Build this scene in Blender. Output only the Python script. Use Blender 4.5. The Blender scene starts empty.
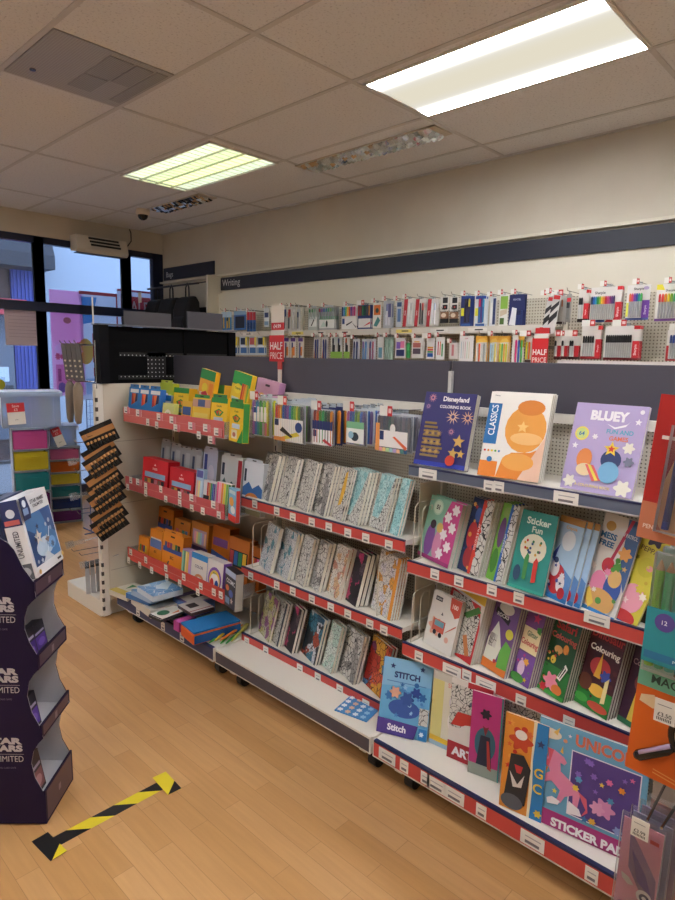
import bpy, math, random
from mathutils import Matrix, Vector
random.seed(7)
SC = bpy.context.scene
COL = SC.collection
H = 1.51                      # camera height above the floor; everything below is given relative to camera height
PI = math.pi
ORD = ['first','second','third','fourth','fifth','sixth','seventh','eighth','ninth','tenth','eleventh','twelfth','thirteenth',
       'fourteenth','fifteenth','sixteenth','seventeenth','eighteenth','nineteenth','twentieth','twenty-first','twenty-second',
       'twenty-third','twenty-fourth','twenty-fifth','twenty-sixth','twenty-seventh','twenty-eighth','twenty-ninth','thirtieth',
       'thirty-first','thirty-second','thirty-third','thirty-fourth','thirty-fifth','thirty-sixth']

# ---------------------------------------------------------------- camera model (measured from the tile grid of the ceiling)
F, CX, CY = 621.0, 337.5, 450.0
_Y = Vector((-320-CX, 345-CY, F)).normalized()
_X = Vector((937-CX, 370-CY, F)); _X = (_X-_Y*_X.dot(_Y)).normalized()
_Z = _Y.cross(_X)
if _Z.y > 0: _Z = -_Z
RM = Matrix((_X, _Y, _Z))
def ray(u, v): return RM @ Vector((u-CX, v-CY, F))
def onx(u, v, x): d = ray(u, v); return d*(x/d.x)
def ony(u, v, y): d = ray(u, v); return d*(y/d.y)
def onz(u, v, z): d = ray(u, v); return d*(z/d.z)

# ---------------------------------------------------------------- materials
def s2l(c): return c/12.92 if c <= .04045 else ((c+.055)/1.055)**2.4
def rgb(h):
    h = h.lstrip('#'); return tuple(s2l(int(h[i:i+2], 16)/255) for i in (0, 2, 4))+(1,)
MATS = {}
def mat(h, r=.5, m=0., e=0., key=None):
    k = key or (h, r, m, e)
    if k in MATS: return MATS[k]
    a = bpy.data.materials.new('finish_'+h.lstrip('#')); a.use_nodes = True
    b = a.node_tree.nodes['Principled BSDF']
    b.inputs['Base Color'].default_value = rgb(h); b.inputs['Roughness'].default_value = r; b.inputs['Metallic'].default_value = m
    if e: b.inputs['Emission Color'].default_value = rgb(h); b.inputs['Emission Strength'].default_value = e
    MATS[k] = a; return a
def nodes(name):
    a = bpy.data.materials.new(name); a.use_nodes = True
    t = a.node_tree; return a, t, t.nodes['Principled BSDF'], t.nodes.new, t.links.new
def clear_mat(name, tint='F4F8FF', op=.12, rough=.08):
    a, t, b, N, L = nodes(name)
    out = t.nodes['Material Output']
    tr = N('ShaderNodeBsdfTransparent'); tr.inputs[0].default_value = rgb(tint)
    mx = N('ShaderNodeMixShader'); fr = N('ShaderNodeFresnel'); fr.inputs[0].default_value = 1.45
    ad = N('ShaderNodeMath'); ad.operation = 'ADD'; ad.inputs[1].default_value = op; ad.use_clamp = True
    b.inputs['Base Color'].default_value = rgb(tint); b.inputs['Roughness'].default_value = rough
    L(fr.outputs[0], ad.inputs[0]); L(ad.outputs[0], mx.inputs[0]); L(tr.outputs[0], mx.inputs[1]); L(b.outputs[0], mx.inputs[2])
    L(mx.outputs[0], out.inputs[0]); return a
GLASS = clear_mat('window_glass', 'EEF6FF', .03, .03)
CLEAR2 = clear_mat('clear_wrap', 'FAFAFC', .03, .08)
CLEAR = clear_mat('clear_plastic', 'F2F6FA', .10, .12)
FROST = clear_mat('frosted_plastic', 'E4EEFA', .27, .3)
def peg_mat(name, base, hole, pitch, rad, a0='Y', a1='Z', rough=.45):
    a, t, b, N, L = nodes(name)
    tc = N('ShaderNodeTexCoord'); sp = N('ShaderNodeSeparateXYZ'); L(tc.outputs['Object'], sp.inputs[0])
    def fr(ax):
        d = N('ShaderNodeMath'); d.operation = 'DIVIDE'; d.inputs[1].default_value = pitch; L(sp.outputs[ax], d.inputs[0])
        f = N('ShaderNodeMath'); f.operation = 'FRACT'; L(d.outputs[0], f.inputs[0])
        s = N('ShaderNodeMath'); s.operation = 'SUBTRACT'; s.inputs[1].default_value = .5; L(f.outputs[0], s.inputs[0])
        q = N('ShaderNodeMath'); q.operation = 'MULTIPLY'; L(s.outputs[0], q.inputs[0]); L(s.outputs[0], q.inputs[1]); return q
    p, q = fr(a0), fr(a1)
    ad = N('ShaderNodeMath'); L(p.outputs[0], ad.inputs[0]); L(q.outputs[0], ad.inputs[1])
    lt = N('ShaderNodeMath'); lt.operation = 'LESS_THAN'; lt.inputs[1].default_value = (rad/pitch)**2; L(ad.outputs[0], lt.inputs[0])
    mx = N('ShaderNodeMix'); mx.data_type = 'RGBA'; mx.inputs['A'].default_value = rgb(base); mx.inputs['B'].default_value = rgb(hole)
    L(lt.outputs[0], mx.inputs['Factor']); L(mx.outputs['Result'], b.inputs['Base Color']); b.inputs['Roughness'].default_value = rough
    return a
def line_art(name, paper, ink, scale, tint=None, thick=.035, detail=3):
    a, t, b, N, L = nodes(name)
    tc = N('ShaderNodeTexCoord'); nz = N('ShaderNodeTexNoise'); nz.inputs['Scale'].default_value = scale*.6
    L(tc.outputs['Object'], nz.inputs['Vector'])
    mp = N('ShaderNodeVectorMath'); mp.operation = 'MULTIPLY_ADD'; mp.inputs[1].default_value = (.03, .03, .03)
    L(nz.outputs['Color'], mp.inputs[0]); L(tc.outputs['Object'], mp.inputs[2])
    vo = N('ShaderNodeTexVoronoi'); vo.feature = 'DISTANCE_TO_EDGE'; vo.inputs['Scale'].default_value = scale
    L(mp.outputs[0], vo.inputs['Vector'])
    lt = N('ShaderNodeMath'); lt.operation = 'LESS_THAN'; lt.inputs[1].default_value = thick; L(vo.outputs['Distance'], lt.inputs[0])
    mx = N('ShaderNodeMix'); mx.data_type = 'RGBA'; mx.inputs['A'].default_value = rgb(paper); mx.inputs['B'].default_value = rgb(ink)
    L(lt.outputs[0], mx.inputs['Factor'])
    if tint:
        vc = N('ShaderNodeTexVoronoi'); vc.inputs['Scale'].default_value = scale*.45; L(mp.outputs[0], vc.inputs['Vector'])
        rp = N('ShaderNodeValToRGB'); rp.color_ramp.interpolation = 'CONSTANT'
        el = rp.color_ramp.elements; el[0].color = rgb(tint[0]); el[0].position = 0; el[1].color = rgb(tint[-1]); el[1].position = .85
        for i, c in enumerate(tint[1:-1]):
            e = el.new(.85*(i+1)/(len(tint)-1)); e.color = rgb(c)
        sp = N('ShaderNodeSeparateColor'); L(vc.outputs['Color'], sp.inputs[0]); L(sp.outputs[0], rp.inputs[0])
        L(rp.outputs[0], mx.inputs['A'])
    L(mx.outputs['Result'], b.inputs['Base Color']); b.inputs['Roughness'].default_value = .45; return a
ART = {
 'ink': line_art('ink_drawing', 'CFCEC8', '222224', 46, None, .045), 'ink2': line_art('ink_drawing_fine', 'CCCCC6', '2A2A2E', 58, None, .045),
 'grey': line_art('pencil_drawing', 'C9C8C4', '2E2E32', 44, ['CDCCC6', '9C9A98', 'BDBBB6', '8A8886'], .045),
 'teal': line_art('teal_drawing', '9ED2D6', '3F7C86', 80, ['9ED2D6', 'B8DEDF', '8CC6CC']),
 'warm': line_art('warm_drawing', 'D9D0C0', '6A5A4A', 70, ['DDDAD2', 'D8B48A', 'DAD6CC', 'C98F7C']),
 'dark': line_art('dark_drawing', '1A1A22', '0A0A0C', 60, ['17171E', '2A2030', 'B83A6A', '14141A', '5A4A52', '1A1A20']),
 'vivid': line_art('vivid_drawing', '203050', '101018', 45, ['22242E', '3A7C96', '24303A', 'B0482E', '2C5C78', 'D8DCE2']),
 'mint': line_art('mint_drawing', 'CFDCD2', '3C4A48', 70, ['D6E2DA', 'BCD8CC', 'DCE4DC']),
 'violet': line_art('violet_drawing', 'D8D49A', '5A5A50', 60, ['DAD7A8', 'A86AA0', 'CFC878', 'D8D4C0']),
 'castle': line_art('castle_drawing', 'B03A2A', '401A18', 38, ['B23C2C', 'D8A038', 'A83028', '4A7CB0', '7A3A6A', 'D05A3A']),
 'blue': line_art('blue_drawing', 'D4D8DC', '34506A', 70, ['DADCDC', 'D4D8DA', 'D0D4D8', 'D8DADA', '5A9AAC']),
 'orange': line_art('orange_drawing', 'E0DCD4', '4A4A50', 65, ['DCDAD4', 'D8D6E0', 'DCDAD6', 'E0A040']),
 'sky': line_art('sky_blue_print', '7DB4E2', 'E8F0F8', 26, ['6FA8DC', '8FC2EA', 'D8E8F6', '5C98D2'], .02),
}
def noise_mat(name, c1, c2, scale, rough=.6, bump=0., stretch=None, lo=.35, hi=.65):
    a, t, b, N, L = nodes(name)
    tc = N('ShaderNodeTexCoord'); mp = N('ShaderNodeMapping')
    if stretch: mp.inputs['Scale'].default_value = stretch
    L(tc.outputs['Object'], mp.inputs[0])
    nz = N('ShaderNodeTexNoise'); nz.inputs['Scale'].default_value = scale; nz.inputs['Detail'].default_value = 4; L(mp.outputs[0], nz.inputs['Vector'])
    rp = N('ShaderNodeValToRGB'); rp.color_ramp.elements[0].color = rgb(c1); rp.color_ramp.elements[1].color = rgb(c2)
    rp.color_ramp.elements[0].position = lo; rp.color_ramp.elements[1].position = hi
    L(nz.outputs['Fac'], rp.inputs[0]); L(rp.outputs[0], b.inputs['Base Color']); b.inputs['Roughness'].default_value = rough
    if bump:
        bp = N('ShaderNodeBump'); bp.inputs['Strength'].default_value = bump; bp.inputs['Distance'].default_value = .004
        L(nz.outputs['Fac'], bp.inputs['Height']); L(bp.outputs[0], b.inputs['Normal'])
    return a
WALLM = noise_mat('wall_paint', 'C8C0B2', 'CDC6B8', 3, .7)
TILE = noise_mat('ceiling_tile', 'C4C4C8', 'E2E3E6', 90, .95, .25, None, .30, .44)
CREAM = mat('D9D3C4', .4); WHITE = mat('E2DED4', .38); DKGREY = mat('4A4854', .5); BLACKM = mat('08080B', .8)
for q_ in (BLACKM, mat('0C0C12', .6), mat('060609', .8), mat('040406', .8)): q_.node_tree.nodes['Principled BSDF'].inputs['Specular IOR Level'].default_value = .12
RED = mat('C84A44', .42); NAVY = mat('1B2350', .4); RAILGREY = mat('5A6478', .4); TICKET = mat('E8E6E0', .5); INK = mat('35353A', .6)
STEEL = mat('9A9CA0', .25, 1.); WIRE = mat('C9C4B6', .35); PAGES = mat('D8D4CA', .7); PAGEL = mat('A9A59C', .8)
def floor_mat():
    a, t, b, N, L = nodes('beech_laminate')
    tc = N('ShaderNodeTexCoord'); mp = N('ShaderNodeMapping'); mp.inputs['Rotation'].default_value = (0, 0, PI/2)
    L(tc.outputs['Object'], mp.inputs[0])
    br = N('ShaderNodeTexBrick'); br.inputs['Scale'].default_value = 1; br.offset = .37
    br.inputs['Brick Width'].default_value = .52; br.inputs['Row Height'].default_value = .066; br.inputs['Mortar Size'].default_value = .0009
    br.inputs['Color1'].default_value = rgb('C99D6B'); br.inputs['Color2'].default_value = rgb('BB8D58'); br.inputs['Mortar'].default_value = rgb('A27A50')
    br.inputs['Bias'].default_value = -.1; L(mp.outputs[0], br.inputs['Vector'])
    m2 = N('ShaderNodeMapping'); m2.inputs['Scale'].default_value = (34, 2.2, 1); L(tc.outputs['Object'], m2.inputs[0])
    nz = N('ShaderNodeTexNoise'); nz.inputs['Scale'].default_value = 2.2; nz.inputs['Detail'].default_value = 5; L(m2.outputs[0], nz.inputs['Vector'])
    rp = N('ShaderNodeValToRGB'); rp.color_ramp.elements[0].color = (.80, .78, .76, 1); rp.color_ramp.elements[1].color = (1.06, 1.05, 1.03, 1)
    L(nz.outputs['Fac'], rp.inputs[0])
    mx = N('ShaderNodeMix'); mx.data_type = 'RGBA'; mx.blend_type = 'MULTIPLY'; mx.inputs['Factor'].default_value = 1
    L(br.outputs['Color'], mx.inputs['A']); L(rp.outputs[0], mx.inputs['B']); L(mx.outputs['Result'], b.inputs['Base Color'])
    b.inputs['Roughness'].default_value = .38; return a

# ---------------------------------------------------------------- mesh builder
GLY = {}
def glyphs(s, bold):
    k = (s, bold)
    if k in GLY: return GLY[k]
    cu = bpy.data.curves.new('t', 'FONT'); cu.body = s; cu.size = 1; cu.offset = bold; cu.resolution_u = 3; cu.align_x = 'LEFT'
    o = bpy.data.objects.new('t', cu); COL.objects.link(o); bpy.context.view_layer.update()
    me = bpy.data.meshes.new_from_object(o.evaluated_get(bpy.context.evaluated_depsgraph_get()))
    vs = [(v.co.x, v.co.y) for v in me.vertices]; fs = [tuple(p.vertices) for p in me.polygons]
    bpy.data.objects.remove(o); bpy.data.curves.remove(cu); bpy.data.meshes.remove(me)
    x0 = min(v[0] for v in vs); x1 = max(v[0] for v in vs); y0 = min(v[1] for v in vs); y1 = max(v[1] for v in vs)
    GLY[k] = ([((x-(x0+x1)/2), (y-(y0+y1)/2)) for x, y in vs], fs, x1-x0, y1-y0); return GLY[k]
class MB:
    def __init__(s): s.v = []; s.f = []; s.mi = []; s.mats = []; s.T = None
    def m(s, a):
        if isinstance(a, str): a = mat(a)
        if a not in s.mats: s.mats.append(a)
        return s.mats.index(a)
    def add(s, vs, fs, a):
        i = s.m(a); n = len(s.v)
        s.v += [tuple(s.T @ Vector(p)) for p in vs] if s.T else [tuple(p) for p in vs]
        for f in fs: s.f.append(tuple(n+k for k in f)); s.mi.append(i)
    def poly(s, pts, a): s.add(pts, [tuple(range(len(pts)))], a)
    def box(s, x0, y0, z0, x1, y1, z1, a):
        if x0 > x1: x0, x1 = x1, x0
        if y0 > y1: y0, y1 = y1, y0
        if z0 > z1: z0, z1 = z1, z0
        s.add([(x0,y0,z0),(x1,y0,z0),(x1,y1,z0),(x0,y1,z0),(x0,y0,z1),(x1,y0,z1),(x1,y1,z1),(x0,y1,z1)],
              [(0,3,2,1),(4,5,6,7),(0,1,5,4),(1,2,6,5),(2,3,7,6),(3,0,4,7)], a)
    def prism(s, pts, fn, a, b, m):          # polygon pts swept between fn(p,a) and fn(p,b)
        n = len(pts); vs = [fn(p, a) for p in pts]+[fn(p, b) for p in pts]
        s.add(vs, [tuple(range(n))[::-1], tuple(range(n, 2*n))]+[(i, (i+1) % n, n+(i+1) % n, n+i) for i in range(n)], m)
    def tube(s, path, r, m, n=7, cap=True):
        path = [Vector(p) for p in path]; rings = []
        for i, p in enumerate(path):
            d = (path[min(i+1, len(path)-1)]-path[max(i-1, 0)]).normalized()
            u = d.orthogonal().normalized() if i == 0 else (u-d*u.dot(d)).normalized()
            w = d.cross(u); rr = r[i] if isinstance(r, (list, tuple)) else r
            rings.append([p+(u*math.cos(2*PI*k/n)+w*math.sin(2*PI*k/n))*rr for k in range(n)])
        vs = [q for g in rings for q in g]; fs = []
        for i in range(len(path)-1):
            for k in range(n): fs.append((i*n+k, i*n+(k+1) % n, (i+1)*n+(k+1) % n, (i+1)*n+k))
        if cap: fs += [tuple(range(n))[::-1], tuple(range((len(path)-1)*n, len(path)*n))]
        s.add(vs, fs, m)
    def disc(s, x, y, z, rx, ry, m, n=18):
        s.poly([(x+rx*math.cos(2*PI*k/n), y+ry*math.sin(2*PI*k/n), z) for k in range(n)], m)
    def text(s, t, x, y, z, hh, m, maxw=None, rot=0., bold=.012, xs=1.):
        vs, fs, w, h = glyphs(t, bold); k = hh/h; kx = k*xs
        if maxw and w*kx > maxw: kx = maxw/w
        c, q = math.cos(rot), math.sin(rot)
        s.add([(x+a*kx*c-b*k*q, y+a*kx*q+b*k*c, z) for a, b in vs], fs, m)
    def build(s, name, parent=None, loc=None, smooth=False, bevel=0):
        me = bpy.data.meshes.new(name); me.from_pydata(s.v, [], s.f)
        for a in s.mats: me.materials.append(a)
        me.polygons.foreach_set('material_index', s.mi)
        if smooth: me.polygons.foreach_set('use_smooth', [True]*len(me.polygons))
        me.update(); o = bpy.data.objects.new(name, me); COL.objects.link(o)
        if parent: o.parent = parent
        if loc is not None: o.location = loc
        elif not parent: o.location = (0, 0, H)
        if bevel:
            b = o.modifiers.new('edge', 'BEVEL'); b.width = bevel; b.segments = 2; b.limit_method = 'ANGLE'
        return o
def tag(o, label, cat, group=None):
    if not 4 <= len(label.split()) <= 16: print('BADLABEL', len(label.split()), label)
    o['label'] = label; o['category'] = cat
    if group: o['group'] = group
    return o
def thing(name, label, cat, loc=(0, 0, 0), group=None, rot=None):
    o = bpy.data.objects.new(name, None); COL.objects.link(o); o.empty_display_size = .05
    p = Vector(loc)+Vector((0, 0, H))
    o.matrix_world = Matrix.Translation(p) @ (rot.to_4x4() if rot else Matrix())
    return tag(o, label, cat, group)
def place(o, loc, rot=None):
    p = Vector(loc)+Vector((0, 0, H)); o.matrix_world = Matrix.Translation(p) @ (rot.to_4x4() if rot else Matrix()); return o
def dup(o, loc, rot, label, group=None):
    r = o.copy(); COL.objects.link(r); place(r, loc, rot)
    r['label'] = label
    if group: r['group'] = group
    for ch in list(o.children):
        c = ch.copy(); COL.objects.link(c); c.parent = r; c.matrix_parent_inverse = Matrix()
        for g in list(ch.children):
            d = g.copy(); COL.objects.link(d); d.parent = c
    return r
def frame(yaw=0, lean=0, roll=0):            # yaw 0 faces -X (the aisle), 90 faces -Y ; lean tips the top backwards ; degrees
    p, a, r = math.radians(yaw), math.radians(lean), math.radians(roll)
    ex = Vector((math.sin(p), -math.cos(p), 0)); bh = Vector((math.cos(p), math.sin(p), 0))
    ey = bh*math.sin(a)+Vector((0, 0, math.cos(a)))
    ex, ey = ex*math.cos(r)-ey*math.sin(r), ey*math.cos(r)+ex*math.sin(r)
    ez = ex.cross(ey); return Matrix((ex, ey, ez)).transposed()
def struct(mb, name, parent=None):
    o = mb.build(name, parent)
    if not parent: o['kind'] = 'structure'
    return o
def star_pts(x, y, r, n=5, k=.45, rot=PI/2):
    return [(x+(r if i % 2 == 0 else r*k)*math.cos(rot+PI*i/n), y+(r if i % 2 == 0 else r*k)*math.sin(rot+PI*i/n)) for i in range(2*n)]
def deco(mb, w, h, ds, z0=.0003, zs=.00022):
    z = z0
    for d in ds:
        k = d[0]; c = d[5] if k[0] == 't' else d[-1]
        if isinstance(c, str) and c in ART: c = ART[c]
        z += zs
        if k == 'r': mb.poly([(d[1]*w, d[2]*h, z), (d[3]*w, d[2]*h, z), (d[3]*w, d[4]*h, z), (d[1]*w, d[4]*h, z)], c)
        elif k == 'c': mb.disc(d[1]*w, d[2]*h, z, d[3]*w, d[3]*w, c)
        elif k == 'e': mb.disc(d[1]*w, d[2]*h, z, d[3]*w, d[4]*h, c)
        elif k == 'p': mb.poly([(x*w, y*h, z) for x, y in d[1]], c)
        elif k == 's': mb.poly([(x, y, z) for x, y in star_pts(d[1]*w, d[2]*h, d[3]*w)], c)
        elif k == 'x': mb.poly([(x, y, z) for x, y in star_pts(d[1]*w, d[2]*h, d[3]*w, 11, .3)], c)      # firework burst
        elif k == 'b':                                                                              # flower / cloud shape
            n = 40; mb.poly([(d[1]*w+d[3]*w*(1+.22*math.cos(6*2*PI*i/n))*math.cos(2*PI*i/n), d[2]*h+d[3]*w*(1+.22*math.cos(6*2*PI*i/n))*math.sin(2*PI*i/n), z) for i in range(n)], c)
        elif k == 't': mb.text(d[1], d[2]*w, d[3]*h, z, d[4]*h, c, d[6]*w, 0., d[7] if len(d) > 7 else .018)
        elif k == 'tv': mb.text(d[1], d[2]*w, d[3]*h, z, d[4]*w, c, d[6]*h, PI/2)
def busy(n, x0, x1, y0, y1, cols, r=.05): return [(random.choice('bces') if False else random.choice('bsc'), random.uniform(x0, x1), random.uniform(y0, y1), r*random.uniform(.5, 1.2), random.choice(cols)) for _ in range(n)]
def stripes(x0, x1, y0, y1, cols):
    n = len(cols); return [('r', x0+(x1-x0)*i/n, y0, x0+(x1-x0)*(i+.86)/n, y1, c) for i, c in enumerate(cols)]
RNB = ['D8342E', 'E88A2A', 'F0D030', '4CA84A', '2E7CC0', '5A3A9A', 'C84A9A', '6A3A28']
PAS = ['F0A8B8', 'F4D890', 'B8E0A8', 'A0D4E0', 'C0A8E0', 'F0C0A0']

# ================================================================ THE SHELL
XW, YF, ZC, ZF = 3.86, 6.50, 1.3333, -H
XL, YB = -2.6, -3.6
b = MB(); b.box(XL-.1, YB-.1, ZF-.1, XW+.1, YF+.06, ZF, floor_mat()); struct(b, 'floor')
b = MB(); b.box(XL-.1, YB-.1, ZC, XW+.1, YF+.1, ZC+.08, TILE); struct(b, 'ceiling')
b = MB(); b.box(XW, YB, ZF, XW+.1, YF+.1, ZC, WALLM); struct(b, 'wall_right')
b = MB(); b.box(XL-.1, YB, ZF, XL, YF+.1, ZC, WALLM); struct(b, 'wall_left')
b = MB(); b.box(XL, YB-.1, ZF, XW, YB, ZC, WALLM); struct(b, 'wall_back')
b = MB(); b.box(XL, YF-.05, 1.115, XW, YF+.1, ZC, WALLM); struct(b, 'wall_front')
b = MB()                                                              # suspended-ceiling bars
GRID = mat('C9C8C9', .5)
for i in range(-7, 4): b.box(1.777+.6*i-.012, YB, ZC-.004, 1.777+.6*i+.012, YF-.05, ZC+.001, GRID)
for k in range(-5, 4): b.box(XL, 2.215+1.177*k-.012, ZC-.0045, XW, 2.215+1.177*k+.012, ZC+.001, GRID)
b.box(XW-.02, YB, ZC-.01, XW, YF, ZC, GRID)
struct(b, 'trim_1')
b = MB(); b.box(XW-.055, YB,   .787, XW, YF-.06, .806, CREAM); struct(b, 'trim_2')      # ledge above the signs
b = MB(); b.box(XW-.035, -2.6, .652, XW-.02, 5.33, .772, mat('262B3A', .5)); b.T = None
b.T = Matrix.Translation((XW-.0352, 5.14, .71)) @ frame(0).to_4x4()
b.text('Writing', .0, 0, .0008, .085, mat('C8CAD0', .5), .32, 0, .008)
b.T = None; b.box(XW-.02, -2.6, .62, XW, 5.33, .785, CREAM)
tag(b.build('department_sign'), 'long dark band sign reading Writing above the pen wall', 'sign')
b = MB(); b.box(XW-.03, 5.44, .822, XW-.012, 6.40, .955, mat('262B3A', .5)); b.box(XW-.012, 5.44, .822, XW, 6.40, .955, CREAM)
b.T = Matrix.Translation((XW-.0302, 6.27, .872)) @ frame(0).to_4x4(); b.text('Bags', .0, 0, .0008, .075, mat('C8CAD0', .5), .22, 0, .008)
tag(b.build('department_sign'), 'short dark sign reading Bags on the wall near the window corner', 'sign')

# ---- front windows
FR = mat('141C38', .35)
xs = [XL, -1.3, -.35, .60, 1.55, 2.505, 3.425, 3.78]
for i in range(7):
    x0, x1 = xs[i], xs[i+1]; root = MB()
    for (a, c, z0, z1) in ((x0-.045, x0+.045, ZF, 1.115), (x1-.045, x1+.045, ZF, 1.115)): root.box(a, YF-.04, z0, c, YF+.03, z1, FR)
    root.box(x0, YF-.04, 1.05, x1, YF+.03, 1.115, FR); root.box(x0, YF-.045, .40, x1, YF+.035, .49, FR); root.box(x0, YF-.04, ZF, x1, YF+.03, ZF+.12, FR)
    w = struct(root, 'window_%d' % (i+1))
    g = MB(); g.box(x0+.04, YF-.008, ZF+.1, x1-.04, YF-.002, 1.06, GLASS); g.build('pane', w, (0, 0, 0))
b = MB(); b.box(3.825, YF-.04, ZF, XW, YF+.03, 1.115, FR); struct(b, 'trim_3')

# ================================================================ CEILING FITTINGS
def ceil_light(x0, y0, x1, y1, label, grp=None, em=None, louver=False):
    t = thing('ceiling_light', label, 'ceiling light', ((x0+x1)/2, (y0+y1)/2, ZC), grp)
    W, D = (x1-x0)/2, (y1-y0)/2
    f = MB(); fm = mat('E8E8E4', .4)
    for a in ((-W, -D, -W+.012, D), (W-.012, -D, W, D), (-W, -D, W, -D+.012), (-W, D-.012, W, D)): f.box(a[0], a[1], -.012, a[2], a[3], 0, fm)
    f.build('frame', t)
    if not louver:
        d = MB(); d.box(-W+.012, -D+.012, -.008, W-.012, D-.012, -.002, em); d.build('diffuser', t)
    else:
        for k in range(4):
            a = -W+.014+(2*W-.028)*k/4; c = a+(2*W-.028)/4
            d = MB(); d.box(a+.004, -D+.014, -.004, c-.004, D-.014, -.001, em[k]); d.build('diffuser', t)
        l = MB(); lm = mat('DDE2CC', .3)
        for k in range(1, 4): a = -W+.014+(2*W-.028)*k/4; l.box(a-.004, -D+.012, -.014, a+.004, D-.012, -.004, lm)
        for k in range(1, 16): y = -D+2*D*k/16; l.box(-W+.012, y-.0012, -.007, W-.012, y+.0012, -.004, lm)
        l.build('louver', t)
    return t
def led_mat(name, edge, mid, x_half, se, sm):
    a, t, bs, N, L = nodes(name); out = t.nodes['Material Output']
    tc = N('ShaderNodeTexCoord'); sp = N('ShaderNodeSeparateXYZ'); L(tc.outputs['Object'], sp.inputs[0])
    ab = N('ShaderNodeMath'); ab.operation = 'ABSOLUTE'; L(sp.outputs[0], ab.inputs[0])
    mr = N('ShaderNodeMapRange'); mr.interpolation_type = 'SMOOTHSTEP'; mr.inputs['From Min'].default_value = x_half*.15; mr.inputs['From Max'].default_value = x_half*.98
    L(ab.outputs[0], mr.inputs[0])
    mc = N('ShaderNodeMix'); mc.data_type = 'RGBA'; mc.inputs['A'].default_value = rgb(mid); mc.inputs['B'].default_value = rgb(edge); L(mr.outputs[0], mc.inputs['Factor'])
    pw = N('ShaderNodeMath'); pw.operation = 'POWER'; pw.inputs[1].default_value = 7; L(mr.outputs[0], pw.inputs[0])
    ms = N('ShaderNodeMapRange'); ms.inputs['To Min'].default_value = sm; ms.inputs['To Max'].default_value = se; L(pw.outputs[0], ms.inputs[0])
    e = N('ShaderNodeEmission'); L(mc.outputs['Result'], e.inputs[0]); L(ms.outputs[0], e.inputs[1]); L(e.outputs[0], out.inputs[0]); return a
LED = led_mat('lamp_panel_glow', 'FBFCFF', 'F4ECD6', .27, 56.0, .43)
ceil_light(2.425, 1.03, 2.963, 2.185, 'large bright white ceiling panel light nearest the camera, top right', em=LED)
LVE = [mat('E2F0CE', .5, 0, .66, ('lv', 0)), mat('DCEEBC', .5, 0, .62, ('lv', 1)), mat('E6F2BA', .5, 0, .74, ('lv', 2)), mat('DCECD0', .5, 0, .6, ('lv', 3))]
ceil_light(2.41, 3.46, 2.985, 4.61, 'greenish louvred ceiling light further away, near the middle of the ceiling', em=LVE, louver=True)
n = 0
for (x, y) in ((.90, .445), (.90, 2.80), (-.9, 1.62), (.9, -1.9), (.9, 5.145), (2.7, -1.3), (-.9, 3.97)):  # unseen panel lights added on the tile grid to brighten the room
    if x == .90 and y == 2.80: continue
    ceil_light(x-.27, y-.57, x+.27, y+.57, 'added white ceiling panel light, out of frame, brightening the shop floor', 'added ceiling lights out of frame', LED); n += 1
MIR = mat('D8D8D8', .06, 1.)
def mirror_slot(y0, y1, label):
    t = thing('mirror_light_slot', label, 'ceiling light', (3.19, (y0+y1)/2, ZC)); D = (y1-y0)/2
    f = MB(); fm = mat('C8BEB0', .5)
    for a in ((-.09, -D, -.082, D), (.082, -D, .09, D), (-.09, -D, .09, -D+.05), (-.09, D-.05, .09, D)): f.box(a[0], a[1], -.008, a[2], a[3], 0, fm)
    f.build('frame', t)
    r = MB(); n = 28
    for i in range(n):                                    # tilted bright facets of the louvre
        y0, y1 = -D+.05+(2*D-.1)*i/n, -D+.05+(2*D-.1)*(i+1)/n
        for k in range(4):
            x0, x1 = -.082+.164*k/4, -.082+.164*(k+1)/4; zm = -.0145
            p, q = -.28+random.uniform(-.13, .13), -.32+random.uniform(-.14, .14); xm, ym = (x0+x1)/2, (y0+y1)/2
            r.poly([(x, y, zm+p*(x-xm)+q*(y-ym)) for x, y in ((x0, y0), (x0, y1), (x1, y1), (x1, y0))], MIR)
    r.build('reflector', t)
mirror_slot(2.235, 3.42, 'narrow mirrored ceiling fitting reflecting the shelves, beside the bright white panel')
mirror_slot(4.60, 5.45, 'narrow mirrored ceiling fitting next to the dome camera, under the greenish light')
t = thing('ceiling_vent', 'grey perforated square vent panel set in the ceiling, top left', 'vent', (1.477, 3.10, ZC))
b = MB(); b.box(-.285, -.29, -.006, .285, .29, 0, peg_mat('vent_mesh', 'ABABA9', '989896', .012, .004, 'X', 'Y')); b.build('panel', t)
for (x0, x1, y0, y1) in ((-.02, .1, -.25, .0), (.11, .2, -.25, .0), (-.02, .1, .01, .2), (.21, .27, -.26, .22)):
    b = MB(); b.box(x0, y0, -.009, x1, y1, -.006, peg_mat('vent_mesh_dark', '9C9C9A', '84847F', .01, .0035, 'X', 'Y')); b.build('grille', t)
b = MB(); b.tube([(-.2, .16, -.006), (-.2, .16, -.012)], .014, STEEL, 12); b.build('screw', t)
t = thing('dome_camera', 'small beige dome security camera under the ceiling near the window', 'security camera', (3.10, 5.52, ZC))
def lathe(mb, prof, m, n=20):
    vs = [(r*math.cos(2*PI*k/n), r*math.sin(2*PI*k/n), z) for r, z in prof for k in range(n)]
    mb.add(vs, [(i*n+k, i*n+(k+1) % n, (i+1)*n+(k+1) % n, (i+1)*n+k) for i in range(len(prof)-1) for k in range(n)], m)
b = MB(); lathe(b, [(0, 0), (.062, 0), (.066, -.02), (.06, -.045), (.05, -.05), (0, -.05)], mat('E2D6C2', .4)); b.build('housing', t, smooth=True)
b = MB(); lathe(b, [(.047, -.05), (.044, -.068), (.032, -.085), (.015, -.094), (0, -.096)], mat('121214', .1)); b.build('dome', t, smooth=True)

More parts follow.
